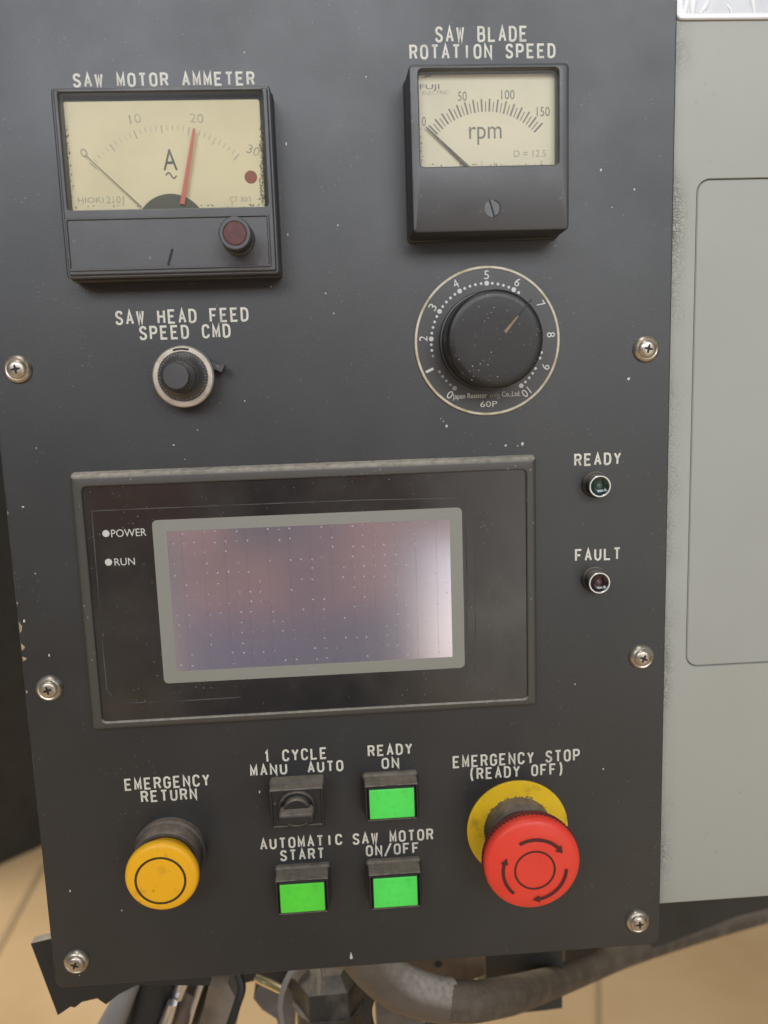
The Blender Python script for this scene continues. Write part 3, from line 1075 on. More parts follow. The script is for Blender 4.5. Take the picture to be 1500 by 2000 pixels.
mw.build('worn_print', M_dotgrey, plate)
KH = 17.5
mb = MB()
mb.stack(circ(DXc, DZc, 19.6, 80), [(0, .9), (.0, 2.6), (.25, 3.0), (.9, 3.2)])
kn = mb.build('knob_skirt', M_disc, dl)
mb = MB()
NK = 180


def flute(i):
    out = []
    for k in range(NK):
        r = 18.55 - i + (.05 if k % 2 else -.05) * (1 if i < .3 else 0)
        out.append((DXc + r * math.cos(2 * math.pi * k / NK), DZc + r * math.sin(2 * math.pi * k / NK)))
    return out


mb.stack(flute, [(-.35, 3.1), (0, 9), (0, KH - 1.2), (.35, KH - .5), (1.1, KH), (3, KH + .15), (10, KH + .05)], cap1=True)
kn = mb.build('knob', M_knob, dl)
mb = MB()
mb.bar(at(1012, 617, KH), at(1038, 585, KH), .45, KH - .1, KH + .22)
mb.build('pointer_groove', M_black, kn)
mb = MB()
mb.bar(at(986, 649, KH), at(1012, 617, KH), 1.3, KH - .1, KH + .24, .35)
mb.build('pointer_mark', mat('ochre pointer paint', (0.34, 0.24, 0.15), .6, col2=(.15, .1, .06), cscale=300), kn)

# ------------------------------------------------------------------ feed dial
FXc, FZc = at(357.5, 735.5, 9)
fd = thing('feed_dial', FXc, FZc, 'small turns counting dial with wide silver ring and black centre knob', 'dial')
mb = MB()
mb.stack(circ(FXc, FZc, 11.0, 64), [(0, .02), (0, 8.2)])
mb.build('dial_body', M_case2, fd)
mb = MB()
mb.ring(circ(FXc, FZc, 11.75, 72), circ(FXc, FZc, 9.35, 72), 7.2, 9.3, .5, .3)
rg = mb.build('silver_ring', M_silver, fd)
mb = MB()
mb.annulus(FXc, FZc, 10.05, 10.85, 9.34, 12, math.radians(74), math.radians(107))
mb.build('turn_window', M_black, rg)
mb = MB()
mb.stack(circ(FXc, FZc, 9.3, 64), [(0, 8.2), (0, 8.9), (1.2, 9.6), (2.6, 10.6), (2.9, 11.2)])
sk = mb.build('graduated_skirt', M_case, fd)
mb = MB()
for k in range(50):
    an = 2 * math.pi * k / 50
    r0 = 8.1 if k % 5 == 0 else 8.5
    mb.bar((FXc + r0 * math.cos(an), FZc + r0 * math.sin(an)), (FXc + 9.15 * math.cos(an), FZc + 9.15 * math.sin(an)), .16, 9.0, 9.55)
mb.build('graduation', M_dotgrey, sk)
mb = MB()
NK = 36
def flute2(i):
    return [(FXc + (6.2 - i + (.15 if k % 2 else -.12)) * math.cos(2 * math.pi * k / NK), FZc + (6.2 - i + (.15 if k % 2 else -.12)) * math.sin(2 * math.pi * k / NK)) for k in range(NK)]
mb.stack(flute2, [(0, 11), (0, 16.5), (.5, 17.2)])
def octo(i):
    return [(FXc + (5.1 - i) * math.cos(2 * math.pi * k / 12), FZc + (5.1 - i) * math.sin(2 * math.pi * k / 12)) for k in range(12)]
mb.stack(octo, [(-.1, 17.1), (0, 23.5), (.35, 24.2)])
mb.build('centre_knob', M_case, fd)
lv = MB()
x0, z0 = at(408, 713, 4)
x1, z1 = at(437, 720, 5)
lv.bar((x0, z0), (x1, z1), 3.0, 3.0, 5.2, 1.6)
lv.bar((x1 - 1.4, z1 - 1), (x1 + .2, z1 + 1.6), 1.6, 3.0, 8.0)
lv.build('brake_lever', M_case, fd)

# ------------------------------------------------------------------ display
SH = 5.0
q0, q1, q2, q3 = at(143, 924, 2), at(1045, 892, 2), at(1048, 1378, 2), at(186, 1420, 2)
bx0, bx1 = (q0[0] + q3[0]) / 2 - 1.0, (q1[0] + q2[0]) / 2
bz1, bz0 = (q0[1] + q1[1]) / 2, (q2[1] + q3[1]) / 2
ts = thing('display_unit', (bx0 + bx1) / 2, bz0, 'wide black operator display with switched off purple grey screen', 'display')
i0, i1, i2, i3 = at(161, 950, 4), at(1027, 917, 4), at(1030, 1366, 4), at(199, 1407, 4)
jx0, jx1 = (i0[0] + i3[0]) / 2, (i1[0] + i2[0]) / 2
jz1, jz0 = (i0[1] + i1[1]) / 2, (i2[1] + i3[1]) / 2
out = rrect(bx0, bx1, bz0, bz1, 1.6, 6)
inn = rrect(jx0, jx1, jz0, jz1, 2.0, 6)
mb = MB()
mb.loops([[(x, h, z) for x, z in f] for f, h in ((out(-.5), 0.02), (out(-.4), .8), (out(0), 2.6), (out(.5), 4.0), (out(1.3), 4.8), (out(2.0), SH), (inn(-.5), SH), (inn(-.1), SH - .3), (inn(0), 3.2))])
mb.build('frame', M_frame, ts)
mb = MB()
mb.stack(rrect(jx0 - .3, jx1 + .3, jz0 - .3, jz1 + .3, 1.5), [(0, 2.0), (0, 3.8)])
ov = mb.build('overlay', M_overlay, ts)
OH = 3.8
mb = MB()
b_ = [at(297, 1017, OH), at(904, 990, OH), at(906, 1305, OH), at(320, 1334, OH)]
gx0, gx1 = (b_[0][0] + b_[3][0]) / 2, (b_[1][0] + b_[2][0]) / 2
gz1, gz0 = (b_[0][1] + b_[1][1]) / 2, (b_[2][1] + b_[3][1]) / 2
c_ = [at(326, 1037, OH), at(879, 1015, OH), at(883, 1284, OH), at(344, 1310, OH)]
ex0, ex1 = (c_[0][0] + c_[3][0]) / 2, (c_[1][0] + c_[2][0]) / 2
ez1, ez0 = (c_[0][1] + c_[1][1]) / 2, (c_[2][1] + c_[3][1]) / 2
go, ge = rrect(gx0, gx1, gz0, gz1, 2.0, 5), rrect(ex0, ex1, ez0, ez1, .4, 5)
mb.loops([[(x, OH - .1, z) for x, z in go(0)], [(x, OH + .06, z) for x, z in go(0)], [(x, OH + .06, z) for x, z in ge(0)], [(x, OH - .1, z) for x, z in ge(0)]])
mb.build('screen_border', M_border, ov)
mb = MB()
mb.stack(ge, [(-.3, OH + .03)], cap1=True)
mb.build('screen', M_lcd, ov)
mb = MB()
for px, py in ((207, 1042), (212, 1098)):
    mb.flat(circ(*at(px, py, OH), 1.42, 28)(0), OH + .08)
mb.build('lamp_window', M_led, ov)
mb = MB()
mb.text('POWER', *at(251.5, 1040.5, OH), OH + .08, w=at(286, 1040, OH)[0] - at(217, 1040, OH)[0], ht=3.1)
mb.text('RUN', *at(243.5, 1097, OH), OH + .08, w=at(263, 1097, OH)[0] - at(223, 1097, OH)[0], ht=2.95)
mb.build('lettering', M_led, ov)
# edge of the worn protective film
mb = MB()
f = [at(180, 998, OH), at(640, 981, OH), at(922, 973, OH), at(925, 1336, OH)]
mb.tube([(x, OH + .02, z) for x, z in (at(181, 998, OH), at(420, 988, OH), at(700, 977, OH), at(890, 973, OH))], .20, n=5, flat=.3)
mb.tube([(x, OH + .02, z) for x, z in (at(179, 998, OH), at(188, 1110, OH), at(203, 1290, OH), at(209, 1348, OH), at(232, 1374, OH), at(350, 1369, OH), at(470, 1362, OH))], .22, n=5, flat=.3)
mb.tube([(x, OH + .02, z) for x, z in (at(908, 990, OH), at(912, 1120, OH), at(911, 1338, OH))], .18, n=5, flat=.3)
mb.tube([(x, OH + .02, z) for x, z in (at(926, 985, OH), at(929, 1120, OH), at(928, 1320, OH))], .12, n=5, flat=.3)
mb.build('film_edge', M_film, ov)


# ------------------------------------------------------------------ ready / fault lamps
def lamp(px, py, lens, bulb, label):
    h = 7.5
    q = 7.5 / 11
    x, z = at(px, py, h)
    t = thing('indicator_lamp', x, z, label, 'indicator lamp', 'small round panel lamps')
    mb = MB()
    mb.stack(circ(x, z, 5.5, 40), [(0, .02 * q), (0, 2.0 * q), (.4, 2.6 * q), (.9, 2.7 * q), (.9, 8.5 * q)], cap1=False)
    mb.stack(circ(x, z, 4.6, 40), [(0, 8.3 * q), (0, 10.2 * q)], cap1=False)
    mb.build('socket', M_case2, t)
    mb = MB()
    mb.ring(circ(x, z, 4.5, 48), circ(x, z, 3.85, 48), 9.6 * q, h, .2, .2)
    mb.build('ring', M_chrome, t)
    mb = MB()
    mb.stack(circ(x, z, 4.0, 40), [(0, 9.6 * q), (.8, 8.8 * q), (1.6, 8.2 * q), (3.0, 7.9 * q)])
    ln = mb.build('lens', lens, t)
    mb = MB()
    mb.stack(circ(x, z, 1.5, 24), [(0, 7.9 * q), (.1, 8.6 * q), (.5, 9.2 * q), (1.0, 9.5 * q)])
    mb.build('diode', bulb, ln)
    return t


lamp(1172.5, 950, M_glens, M_bulb, 'small round lamp with dark green lens and bright ring under READY')
lamp(1171.5, 1139, M_rlens, M_bulbr, 'small round lamp with dark reddish lens and bright ring under FAULT')


# ------------------------------------------------------------------ emergency return button
RHh = 20.0
ex, ez = at(315, 1715, RHh)
er = thing('push_button', ex, ez, 'yellow mushroom push button with a dark ring under EMERGENCY RETURN', 'button')
mb = MB()
mb.stack(circ(ex, ez, 15.6, 64), [(0, .02), (0, 3.0), (.5, 3.6), (1.0, 3.8), (1.0, 9.5), (1.6, 10.4), (2.6, 10.7), (3.4, 10.4), (3.4, 9)])
mb.build('collar', M_collar, er)
mb = MB()
mb.stack(circ(ex, ez, 15.0, 72), [(3.2, 9.2), (3.0, 13), (.9, 15.2), (.15, 16.3), (0, 17.5), (.25, 18.9), (1.0, 19.7), (2.2, RHh), (8, RHh + .1)])
cp = mb.build('cap', M_yel, er)
mb = MB()
mb.annulus(*at(313.5, 1720, RHh), 9.5, 10.45, RHh + .16, 64)
mb.build('ring_mark', M_markb, cp)

# ------------------------------------------------------------------ emergency stop
EH = 29.0
sx, sz = at(1041.5, 1690, EH)
bx, bz = 70.2, -205.9
sx, sz = (sx + bx) / 2, (sz + bz) / 2
es = thing('emergency_stop', sx, sz, 'large red mushroom stop button with dark arrows on a yellow ring', 'button')
mb = MB()
mb.ring(circ(bx, bz, 22.4, 80), circ(bx, bz, 14.2, 80), .02, .9, .2, .2)
mb.build('warning_ring', M_yelr, es)
mb = MB()
rd2 = random.Random(11)
for k in range(40):
    t = math.radians(rd2.uniform(30, 200))
    r = rd2.uniform(14.4, 15.6)
    x, z, w = bx + r * math.cos(t), bz + r * math.sin(t), rd2.uniform(.15, .55)
    mb.flat([(x + w * 1.3 * math.cos(a) * rd2.uniform(.5, 1.2), z + w * math.sin(a) * rd2.uniform(.5, 1.2)) for a in [i * math.pi / 4 for i in range(8)]], .93 + .03 * rd2.random())
mb.build('grime', M_grime, es)
mb = MB()
mb.stack(circ(bx, bz, 15.0, 64), [(0, .1), (0, 9.0), (.4, 10.0), (1.2, 10.6), (2.4, 10.6), (3.4, 10.2), (3.6, 12), (3.6, 20)], cap1=False)
mb.build('collar', M_collar, es)
mb = MB()
NK = 144


def knurl(i):
    out = []
    for k in range(NK):
        r = 20.0 - i + (.28 if k % 2 else -.28) * (1 if -0.1 <= i < .35 else 0)
        out.append((sx + r * math.cos(2 * math.pi * k / NK), sz + r * math.sin(2 * math.pi * k / NK)))
    return out


mb.stack(knurl, [(6, 17), (3.5, 18.6), (.36, 21.0), (.1, 22.5), (0, 25.4)], cap1=False)
mb.build('knurled_rim', M_estopdark, es)
mb = MB()
mb.stack(circ(sx, sz, 20.0, 96), [(.05, 24.6), (.05, 26.2), (.35, 27.4), (1.1, 28.4), (2.6, EH), (7, EH + .5), (14, EH + .7)])
cp = mb.build('cap', M_estop, es)
mb = MB()
mh = EH + .85
cx, cz = at(1045, 1700, mh)
mb.annulus(cx, cz, 7.75, 8.55, mh, 64)


def arrow(a0, a1, r, w):
    """arc band from a0 to a1 (degrees) with an arrow head at a1"""
    d = 1 if a1 > a0 else -1
    t0, t1 = math.radians(a0), math.radians(a1 - d * 13)
    n = 20
    if t0 < t1:
        mb.annulus(cx, cz, r - w / 2, r + w / 2, mh, n, t0, t1)
    else:
        mb.annulus(cx, cz, r - w / 2, r + w / 2, mh, n, t1, t0)
    tt = math.radians(a1)
    pts = [(r - w * 1.25, t1), (r + w * 1.25, t1), (r, tt)]
    mb.flat([(cx + q * math.cos(t), cz + q * math.sin(t)) for q, t in pts], mh + .03)


arrow(118, 30, 13.2, 1.5)
arrow(-2, -95, 13.0, 1.3)
arrow(228, 152, 13.0, 1.3)
mb.build('arrow_mark', M_mark, cp)


# ------------------------------------------------------------------ selector switch
GH = 11.0
x0, x1 = at(527, 1580, GH)[0], at(633, 1580, GH)[0]
z1, z0 = at(580, 1541, GH)[1], at(580, 1613, GH)[1]
z0 = min(z0, z1 - (x1 - x0) * .78)
se = thing('selector_switch', (x0 + x1) / 2, (z0 + z1) / 2, 'dusty black rotary selector switch under MANU and AUTO, knob turned level', 'switch')
mb = MB()
of = rrect(x0, x1, z0, z1, 1.0)
mb.loops([[(x, h, z) for x, z in f] for f, h in ((of(-.5), .02), (of(-.5), 6), (of(0), 6.2), (of(0), GH - .4), (of(.4), GH), (of(1.0), GH), (of(1.2), GH - .7))], cap1=True)
mb.build('housing', M_case2, se)
kx, kz = at(580, 1580, GH)
kr = (at(617, 1580, GH)[0] - at(542, 1580, GH)[0]) / 2
mb = MB()
mb.ring(circ(kx, kz, kr, 56), circ(kx, kz, kr - 1.1, 56), GH - .8, GH + 1.2, .3, .3)
mb.build('collar_ring', M_case2, se)
mb = MB()
mb.stack(circ(kx, kz, kr - 2.3, 48), [(0, GH - .9), (0, GH + 2.2), (.5, GH + 2.9)])
rot = mb.build('rotor', M_case2, se)
gx0, gx1 = at(539, 1595, GH + 6)[0], at(616, 1590, GH + 6)[0]
gz1, gz0 = at(575, 1576, GH + 5)[1], at(575, 1596, GH + 9)[1]
mb = MB()
gf = rrect(kx - kr + .6, kx + kr - .6, kz - 2.7, kz + 1.7, 1.9)
mb.stack(gf, [(0, GH), (.1, GH + 6.5), (.5, GH + 7.4), (1.2, GH + 7.7)])
mb.build('handle', M_case2, rot)


# ------------------------------------------------------------------ lit push buttons
def make_button(px0, px1, py0, py1, lens, label, proto=None):
    h = GH
    cxm = (px0 + px1) / 2
    x0, x1 = at(px0, (py0 + py1) / 2, h)[0], at(px1, (py0 + py1) / 2, h)[0]
    z1, z0 = at(cxm, py0, h)[1], at(cxm, py1, h)[1]
    t = thing('lit_push_button', (x0 + x1) / 2, (z0 + z1) / 2, label, 'button', 'rectangular green push buttons')
    mb = MB()
    of = rrect(x0 - 1.9, x1 + 1.9, z0 - 1.8, z1 + 1.7, .8)
    nf = rrect(x0 - .9, x1 + .9, z0 - .9, z1 + .9, .3)
    mb.loops([[(x, hh, z) for x, z in f] for f, hh in ((of(-1.0), .02), (of(-1.0), 2.0), (of(-.2), 2.8), (of(0), h - .6), (of(.3), h - .2), (nf(-.2), h - .2), (nf(0), h - .5), (nf(0), h - 3))])
    mb.build('housing', M_case2, t)
    mb = MB()
    mb.stack(nf, [(.25, h - 3), (.25, h - .5), (.6, h - .2)])
    kr = mb.build('key_rim', M_black, t)
    mb = MB()
    mb.stack(rrect(x0, x1, z0, z1, .25), [(0, h - .3), (0, h + .25), (.35, h + .45)])
    mb.build('lens', lens, t)
    mb = MB()
    mx = (x0 + x1) / 2
    mb.box(mx - 2.2, mx + 2.2, h - .5, h + .15, z1 + .85, z1 + 1.75)
    mb.build('latch', M_case2, t)
    return t


make_button(722, 809, 1541, 1597, M_green, 'bright green lit push button under READY ON, right of the selector switch')
make_button(547.5, 634, 1726, 1780, M_green2, 'yellowish green lit push button with dark specks under AUTOMATIC START')
make_button(730, 815, 1714, 1770, M_green, 'bright green lit push button under SAW MOTOR ON/OFF')


# ================================================================== THINGS BELOW AND BESIDE THE PANEL
def poly_px(mb, pts, y0, y1):
    """plate with a pixel outline, front face y0 mm behind the panel plane, real thickness to y1"""
    P = [at(px, py, -y0) for px, py in pts]
    return mb.loops([[(x, -y0, z) for x, z in P], [(x, -y1, z) for x, z in P]], True, True)


def hose(pts, rad, n=14):
    """smooth hose through (px, py, y) points"""
    C = [Vector(at3(*p)) for p in pts]
    out, rr = [], []
    for i in range(len(C) - 1):
        p0, p1, p2, p3 = C[max(i - 1, 0)], C[i], C[i + 1], C[min(i + 2, len(C) - 1)]
        for k in range(6):
            t = k / 6
            out.append(.5 * ((2 * p1) + (p2 - p0) * t + (2 * p0 - 5 * p1 + 4 * p2 - p3) * t * t + (3 * p1 - p0 - 3 * p2 + p3) * t ** 3))
            rr.append(rad[i] * (1 - t) + rad[i + 1] * t)
    out.append(C[-1])
    rr.append(rad[-1])
    return MB().tube(out, rr, n=n)


M_plate = mat('black bracket paint', (0.020, 0.020, 0.019), 0.55, dust=0.9, dustcol=(0.30, 0.25, 0.19))
mb = MB()
poly_px(mb, [(60, 1843), (130, 1826), (410, 1790), (410, 1925), (268, 1924), (232, 1942), (207, 1962), (190, 1950), (160, 1957), (146, 1968), (138, 1966), (113, 1983)], 22, 27)
tagged(mb.build('bracket_plate', M_plate), 'black steel bracket plate sticking out under the lower left corner of the panel', 'bracket')
mb = MB()
poly_px(mb, [(205, 1830), (575, 1800), (575, 1912), (500, 1915), (455, 1925), (404, 1925), (398, 2045), (258, 2045), (250, 1975), (235, 1960)], 95, 160)
tagged(mb.build('machine_block', M_dark), 'dark machine block behind the hoses below the panel', 'machine part')
tagged(hose([(268, 1905, 55), (240, 1955, 50), (205, 2030, 45)], [3.2, 5.5, 7.5]).build('grey_strap', M_greyrub), 'grey tapering strap running down beside the black bracket plate', 'strap')
tagged(hose([(310, 1870, 60), (300, 1930, 62), (275, 2030, 60)], [10, 11, 12]).build('rubber_hose', M_rub), 'thick black rubber hose between the grey strap and the steel tubes', 'hose')
st = thing('steel_tube', at(352, 1925, -58)[0], at(352, 1925, -58)[1], 'bright steel tube end poking up under the panel', 'tube', h=-58)
hose([(361, 1902, 58), (355, 1922, 58), (346, 1948, 58)], [3.3, 3.3, 3.0]).build('barrel', M_steel, st)
hose([(316, 1927, 60), (330, 1930, 60), (342, 1938, 60)], [1.6, 1.8, 1.5]).build('side_nipple', M_steel, st)
tagged(hose([(337, 1958, 52), (328, 1985, 52), (312, 2030, 50)], [2.6, 3.2, 3.4]).build('steel_tube', M_steel), 'short bright steel tube running off the bottom of the picture', 'tube')
tagged(hose([(372, 1945, 66), (352, 1985, 60), (345, 2030, 60)], [5, 6, 6]).build('brown_hose', M_brown), 'dull brown hose between the two steel tubes and the thin rod', 'hose')
tagged(hose([(394, 1918, 62), (378, 1965, 60), (358, 2030, 58)], [1.7, 1.7, 1.8]).build('steel_rod', M_steel), 'thin grey steel rod leaning beside the dusty casting', 'rod')
mb = MB()
poly_px(mb, [(408, 1922), (445, 1922), (458, 1945), (470, 1962), (455, 2040), (375, 2040), (398, 1970)], 80, 120)
tagged(mb.build('dusty_casting', M_dirt), 'dusty greyish brown casting at the bottom, left of the brass pin', 'machine part')
tagged(hose([(500, 1910, 70), (530, 1923, 66), (560, 1938, 60)], [2.2, 2.5, 2.3]).build('brass_pin', M_brass), 'shiny pale brass pin pointing down to the right below the panel', 'pin')
mb = MB()
poly_px(mb, [(505, 1925), (575, 1935), (575, 2040), (552, 2040), (540, 1990), (512, 1972), (495, 1950)], 105, 140)
tagged(mb.build('machine_clamp', mat('grey violet metal', (0.14, 0.13, 0.13), .5, col2=(.22, .2, .18), cscale=90)), 'grey metal clamp half hidden behind the brass pin', 'machine part')
# hexagonal fitting
hx = thing('pipe_fitting', at(645, 1950, -75)[0], at(645, 1950, -75)[1], 'large dark greasy hexagonal pipe fitting below the panel', 'pipe fitting', h=-75)
c0, c1, c2 = Vector(at3(640, 1878, 75)), Vector(at3(645, 1945, 75)), Vector(at3(648, 2050, 75))
M_fit = mat('greasy dark steel', (0.030, 0.029, 0.026), 0.45, col2=(0.14, 0.12, 0.10), cscale=55, cpos=(.5, .75), dust=.6, dustcol=(.3, .26, .2))
MB().tube([c0, c0.lerp(c1, .3), c1], [13, 20, 21], n=6).build('hexagon', M_fit, hx, smooth=20)
MB().tube([c1, c1.lerp(c2, .05), c2], [21, 18.5, 18.5], n=24).build('body', M_fit, hx)
hose([(622, 1886, 50), (624, 1912, 49), (622, 1940, 49)], [1.4, 1.5, 1.2]).build('spring_clip', M_dirt, hx)
hose([(634, 1896, 50), (656, 1888, 52), (676, 1884, 54)], [1.3, 1.7, 1.5]).build('spring_clip', M_dirt, hx)
hose([(572, 1907, 70), (585, 1896, 70), (596, 1886, 70)], [1.6, 1.8, 1.8]).build('spring_clip', M_dirt, hx)
mb = MB()
poly_px(mb, [(735, 1930), (830, 1950), (825, 2045), (738, 2045)], 85, 130)
tagged(mb.build('machine_column', mat('grey brown cast metal', (0.15, 0.13, 0.11), .6, col2=(.09, .08, .07), cscale=60)), 'grey brown column under the bend of the big hose', 'machine part')
# big hose
bh = thing('sheathed_hose', at(920, 1957, -25)[0], at(920, 1957, -25)[1], 'thick grey brown sheathed hose sagging below the panel and running off right', 'hose', h=-25)
hp = [(700, 1850, 18), (735, 1893, 20), (780, 1926, 22), (845, 1949, 24), (920, 1956, 28), (1000, 1942, 50), (1075, 1920, 110), (1140, 1896, 170), (1215, 1866, 220), (1300, 1838, 260), (1400, 1808, 300), (1530, 1772, 340)]
hose(hp, [10, 10, 10, 9.6, 9.4, 9, 8.8, 8.8, 9, 9, 9, 9], 20).build('sheath', M_hose, bh)
hose([(690, 1838, 18), (735, 1893, 20), (780, 1926, 22), (845, 1949, 24), (878, 1953, 26)], [10.9, 10.9, 10.9, 10.4, 10.2], 20).build('highlight_sleeve', M_sleeve, bh)  # carries the hose's painted top highlight
for nm, m_, pts, rr, lab in (
        ('cable', M_rub, [(455, 1880, 60), (472, 1925, 55), (462, 1965, 52), (440, 2030, 50)], 2.2, 'thin black cable hanging over the dusty casting'),
        ('cable', M_greyrub, [(590, 1870, 64), (560, 1915, 58), (548, 1965, 56), (560, 2030, 54)], 1.6, 'thin grey cable between the brass pin and the hexagonal fitting'),
        ('cable', M_rub, [(705, 1890, 40), (722, 1935, 44), (716, 1980, 44), (730, 2040, 44)], 3.0, 'black cable hanging right of the hexagonal fitting'),
        ('cable', M_rub, [(800, 2040, 60), (860, 1992, 62), (930, 1985, 70), (1000, 1972, 90), (1060, 1950, 110)], 3.2, 'black cable running under the sagging hose')):
    tagged(hose(pts, [rr] * len(pts)).build(nm, m_), lab, 'cable')
bk = thing('brown_bracket', at(870, 1885, -75)[0], at(870, 1885, -75)[1], 'brown painted steel bracket with a bolt hole above the hose', 'bracket', h=-75)
mb = MB()
poly_px(mb, [(770, 1840), (945, 1830), (947, 1903), (900, 1925), (770, 1930)], 75, 90)
mb.build('plate', M_brown, bk)
mb = MB()
mb.flat(circ(*at(856, 1883, -74.8), 2.1, 20)(0), -74.8)
mb.build('bolt_hole', M_black, bk)
mb = MB()
poly_px(mb, [(946, 1800), (1100, 1800), (1098, 1969), (1060, 1974), (950, 1985)], 120, 240)
tagged(mb.build('control_box', M_dark), 'dark box behind the sagging hose, right of the brown bracket', 'box')
mb = MB()
poly_px(mb, [(1103, 1780), (1560, 1720), (1560, 1760), (1440, 1790), (1300, 1845), (1103, 1903)], 235, 300)
tagged(mb.build('machine_beam', M_dark), 'dark beam under the grey cabinet, above the rising hose', 'machine part')

# clear sleeve on the cabinet, top right
px0, pz0 = at(1320, 36, -4)
pl = thing('plastic_sleeve', px0 + 60, pz0, 'shiny white edged clear plastic sleeve on the cabinet at the top right', 'plastic sleeve', h=-6)
M_hem = mat('white plastic hem', (0.86, 0.87, 0.88), 0.3, spec=0.6)
M_sheet = mat('hazy plastic sheet', (0.50, 0.51, 0.52), 0.22, spec=0.7, col2=(0.62, 0.63, 0.66), cscale=40, bump=.6, bscale=40)
so = rrect(px0, px0 + 120, pz0, pz0 + 90, 3, 6)
mb = MB()
mb.ring(so, rrect(px0 + 3.0, px0 + 117, pz0 + 2.2, pz0 + 87, 2.5, 6), -5.8, -4.6, .4, .3)
mb.build('hem', M_hem, pl)
mb = MB()
mb.stack(so, [(1, -5.8), (1, -5.0)])
sh = mb.build('sheet', M_sheet, pl)
for a, b, w in (((1336, 30), (1346, -30), 1.5), ((1352, 34), (1353, -30), 1.8), ((1366, 26), (1384, 2), 1.2), ((1430, 30), (1420, 8), .6), ((1474, 28), (1462, -30), 1.0)):
    (x0, z0), (x1, z1) = at(*a, -5), at(*b, -5)
    MB().tube([(x0, -5.0, z0), ((x0 + x1) / 2 + .4, -4.9, (z0 + z1) / 2), (x1, -5.0, z1)], [w * .5, w, w * .8], n=8, flat=.4).build('fold', M_hem, sh)


# ================================================================== THE PHOTOGRAPHER (seen only as a reflection in the screen)
def skin_figure(name, V, Ed, Rd, roots, m, parent=None):
    me = bpy.data.meshes.new(name)
    me.from_pydata(V, Ed, [])
    o = bpy.data.objects.new(name, me)
    COL.objects.link(o)
    o.modifiers.new('Skin', 'SKIN').use_smooth_shade = True
    print('SKIN', name, len(me.skin_vertices))
    for i, r in enumerate(Rd):
        r = r if isinstance(r, tuple) else (r, r)
        me.skin_vertices[0].data[i].radius = r
        me.skin_vertices[0].data[i].use_root = i in roots
    sb = o.modifiers.new('Subdivision', 'SUBSURF')
    sb.levels = sb.render_levels = 2
    me.materials.append(m)
    if parent:
        o.parent = parent
    return o


M_skin = mat('skin', (0.55, 0.31, 0.23), 0.5)
M_shirt = mat('salmon and navy patterned shirt', (0.95, 0.47, 0.36), 0.8, col2=(0.05, 0.045, 0.12), cscale=7.5, cpos=(0.46, 0.60))
M_trouser = mat('navy trousers', (0.075, 0.07, 0.15), 0.8)
M_hair = mat('dark hair', (0.03, 0.022, 0.016), 0.6)
V, Ed, Rd, roots = [], [], [], set()


def chain(pts, rad, link=None):
    s0 = len(V)
    for k, p in enumerate(pts):
        V.append(p)
        Rd.append(rad[k])
        if k:
            Ed.append((s0 + k - 1, s0 + k))
    if link is not None:
        Ed.append((link, s0))
    else:
        roots.add(s0)
    return s0


PXc, PY = -0.07, -0.80
b0 = chain([(PXc, PY, -0.40), (PXc, PY, -0.24), (PXc, PY + .01, -0.06), (PXc, PY, 0.06), (PXc, PY + .01, 0.13), (PXc, PY + .03, 0.21), (PXc, PY + .03, 0.32), (PXc, PY + .02, 0.38)],
           [(.15, .11), (.14, .10), (.16, .11), (.14, .09), .055, (.068, .075), (.078, .095), (.05, .06)])
for sgn in (-1, 1):
    chain([(PXc + sgn * .09, PY, -0.48), (PXc + sgn * .10, PY + .02, -0.86), (PXc + sgn * .10, PY, -1.24), (PXc + sgn * .11, PY + .14, -1.27)], [(.085, .085), .06, .042, (.045, .028)], b0)
    sh_ = chain([(PXc + sgn * .19, PY, 0.06), (PXc + sgn * .25, PY + .05, -0.20), (PXc + sgn * .115, PY + .27, -0.12), (PXc + sgn * .085, PY + .335, -0.09)], [.058, .045, .030, (.036, .018)], b0 + 3)
    wx, wy, wz = PXc + sgn * .085, PY + .335, -0.09
    for f in range(4):
        zz = wz + .035 - f * .020
        L_ = (.9, 1.0, .95, .75)[f]
        chain([(wx, wy, zz * .5 + wz * .5), (wx - sgn * .012, wy + .035 * L_, zz), (wx - sgn * .034, wy + .050 * L_, zz), (wx - sgn * .052, wy + .038 * L_, zz)], [.010, .0095, .0085, .0075])
    chain([(wx, wy, wz + .01), (wx - sgn * .02, wy + .012, wz + .045), (wx - sgn * .045, wy + .012, wz + .055)], [.012, .011, .009])
chain([(PXc, PY + .10, .275), (PXc, PY + .118, .238), (PXc, PY + .10, .228)], [.012, .016, .012])
for sgn in (-1, 1):
    chain([(PXc + sgn * .074, PY + .02, .275), (PXc + sgn * .084, PY + .012, .245), (PXc + sgn * .074, PY + .02, .215)], [.012, .016, .010])
person = skin_figure('person', V, Ed, Rd, roots, M_skin)
tagged(person, 'person in salmon and navy shirt facing the panel, holding a phone in both hands', 'person')
V, Ed, Rd, roots = [], [], [], set()
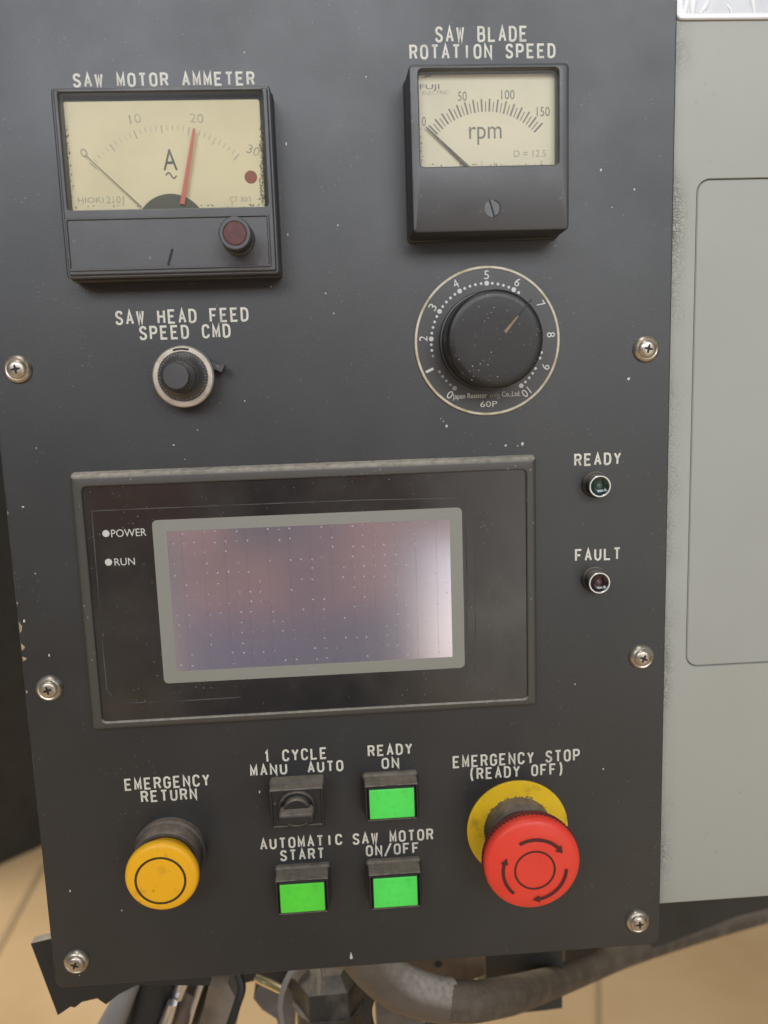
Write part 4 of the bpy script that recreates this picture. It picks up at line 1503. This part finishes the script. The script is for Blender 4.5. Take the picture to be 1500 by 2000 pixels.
for sgn in (-1, 1):
    eye = MB()
    eye.stack(circ((PXc + sgn * .031) * 1000, 268, 11, 16), [(0, -(PY + .095) * 1000), (4, -(PY + .101) * 1000), (8, -(PY + .103) * 1000)])
    eye.build('eye', M_chrome, person)
V, Ed, Rd, roots = [], [], [], set()
b0 = chain([(PXc, PY, -0.38), (PXc, PY, -0.24), (PXc, PY + .01, -0.06), (PXc, PY, 0.06), (PXc, PY, 0.115)], [(.165, .125), (.155, .115), (.175, .125), (.15, .10), .068])
for sgn in (-1, 1):
    chain([(PXc + sgn * .19, PY, 0.06), (PXc + sgn * .235, PY + .03, -0.10)], [.072, .066], b0 + 3)
skin_figure('shirt', V, Ed, Rd, roots, M_shirt, person)
V, Ed, Rd, roots = [], [], [], set()
b0 = chain([(PXc, PY, -0.27), (PXc, PY, -0.36), (PXc, PY, -0.45)], [(.19, .15), (.185, .148), (.16, .125)]) + 2
for sgn in (-1, 1):
    chain([(PXc + sgn * .09, PY, -0.50), (PXc + sgn * .10, PY + .02, -0.86), (PXc + sgn * .10, PY, -1.22)], [(.098, .098), .078, .068], b0)
skin_figure('trousers', V, Ed, Rd, roots, M_trouser, person)
V, Ed, Rd, roots = [], [], [], set()
chain([(PXc, PY - .02, 0.25), (PXc, PY - .01, 0.34), (PXc, PY + .015, 0.395)], [(.078, .07), (.088, .09), (.062, .075)])
skin_figure('hair', V, Ed, Rd, roots, M_hair, person)
ph = thing('mobile_phone', PXc * 1000, -90 - 40, 'dark mobile phone held upright in both hands in front of the panel', 'phone', h=-(PY + .385) * 1000)
hy = -(PY + .385) * 1000
mb = MB()
mb.stack(rrect(PXc * 1000 - 38, PXc * 1000 + 38, -150, 20, 8, 6), [(1, hy - 8), (0, hy - 7), (0, hy - 1), (1, hy)], cap0=True)
mb.build('phone_body', M_disc, ph)
mb = MB()
mb.stack(circ(PXc * 1000 + 22, 18, 6, 24), [(0, hy), (0, hy + 1.5), (1, hy + 2)])
mb.build('phone_lens', M_glens, ph)
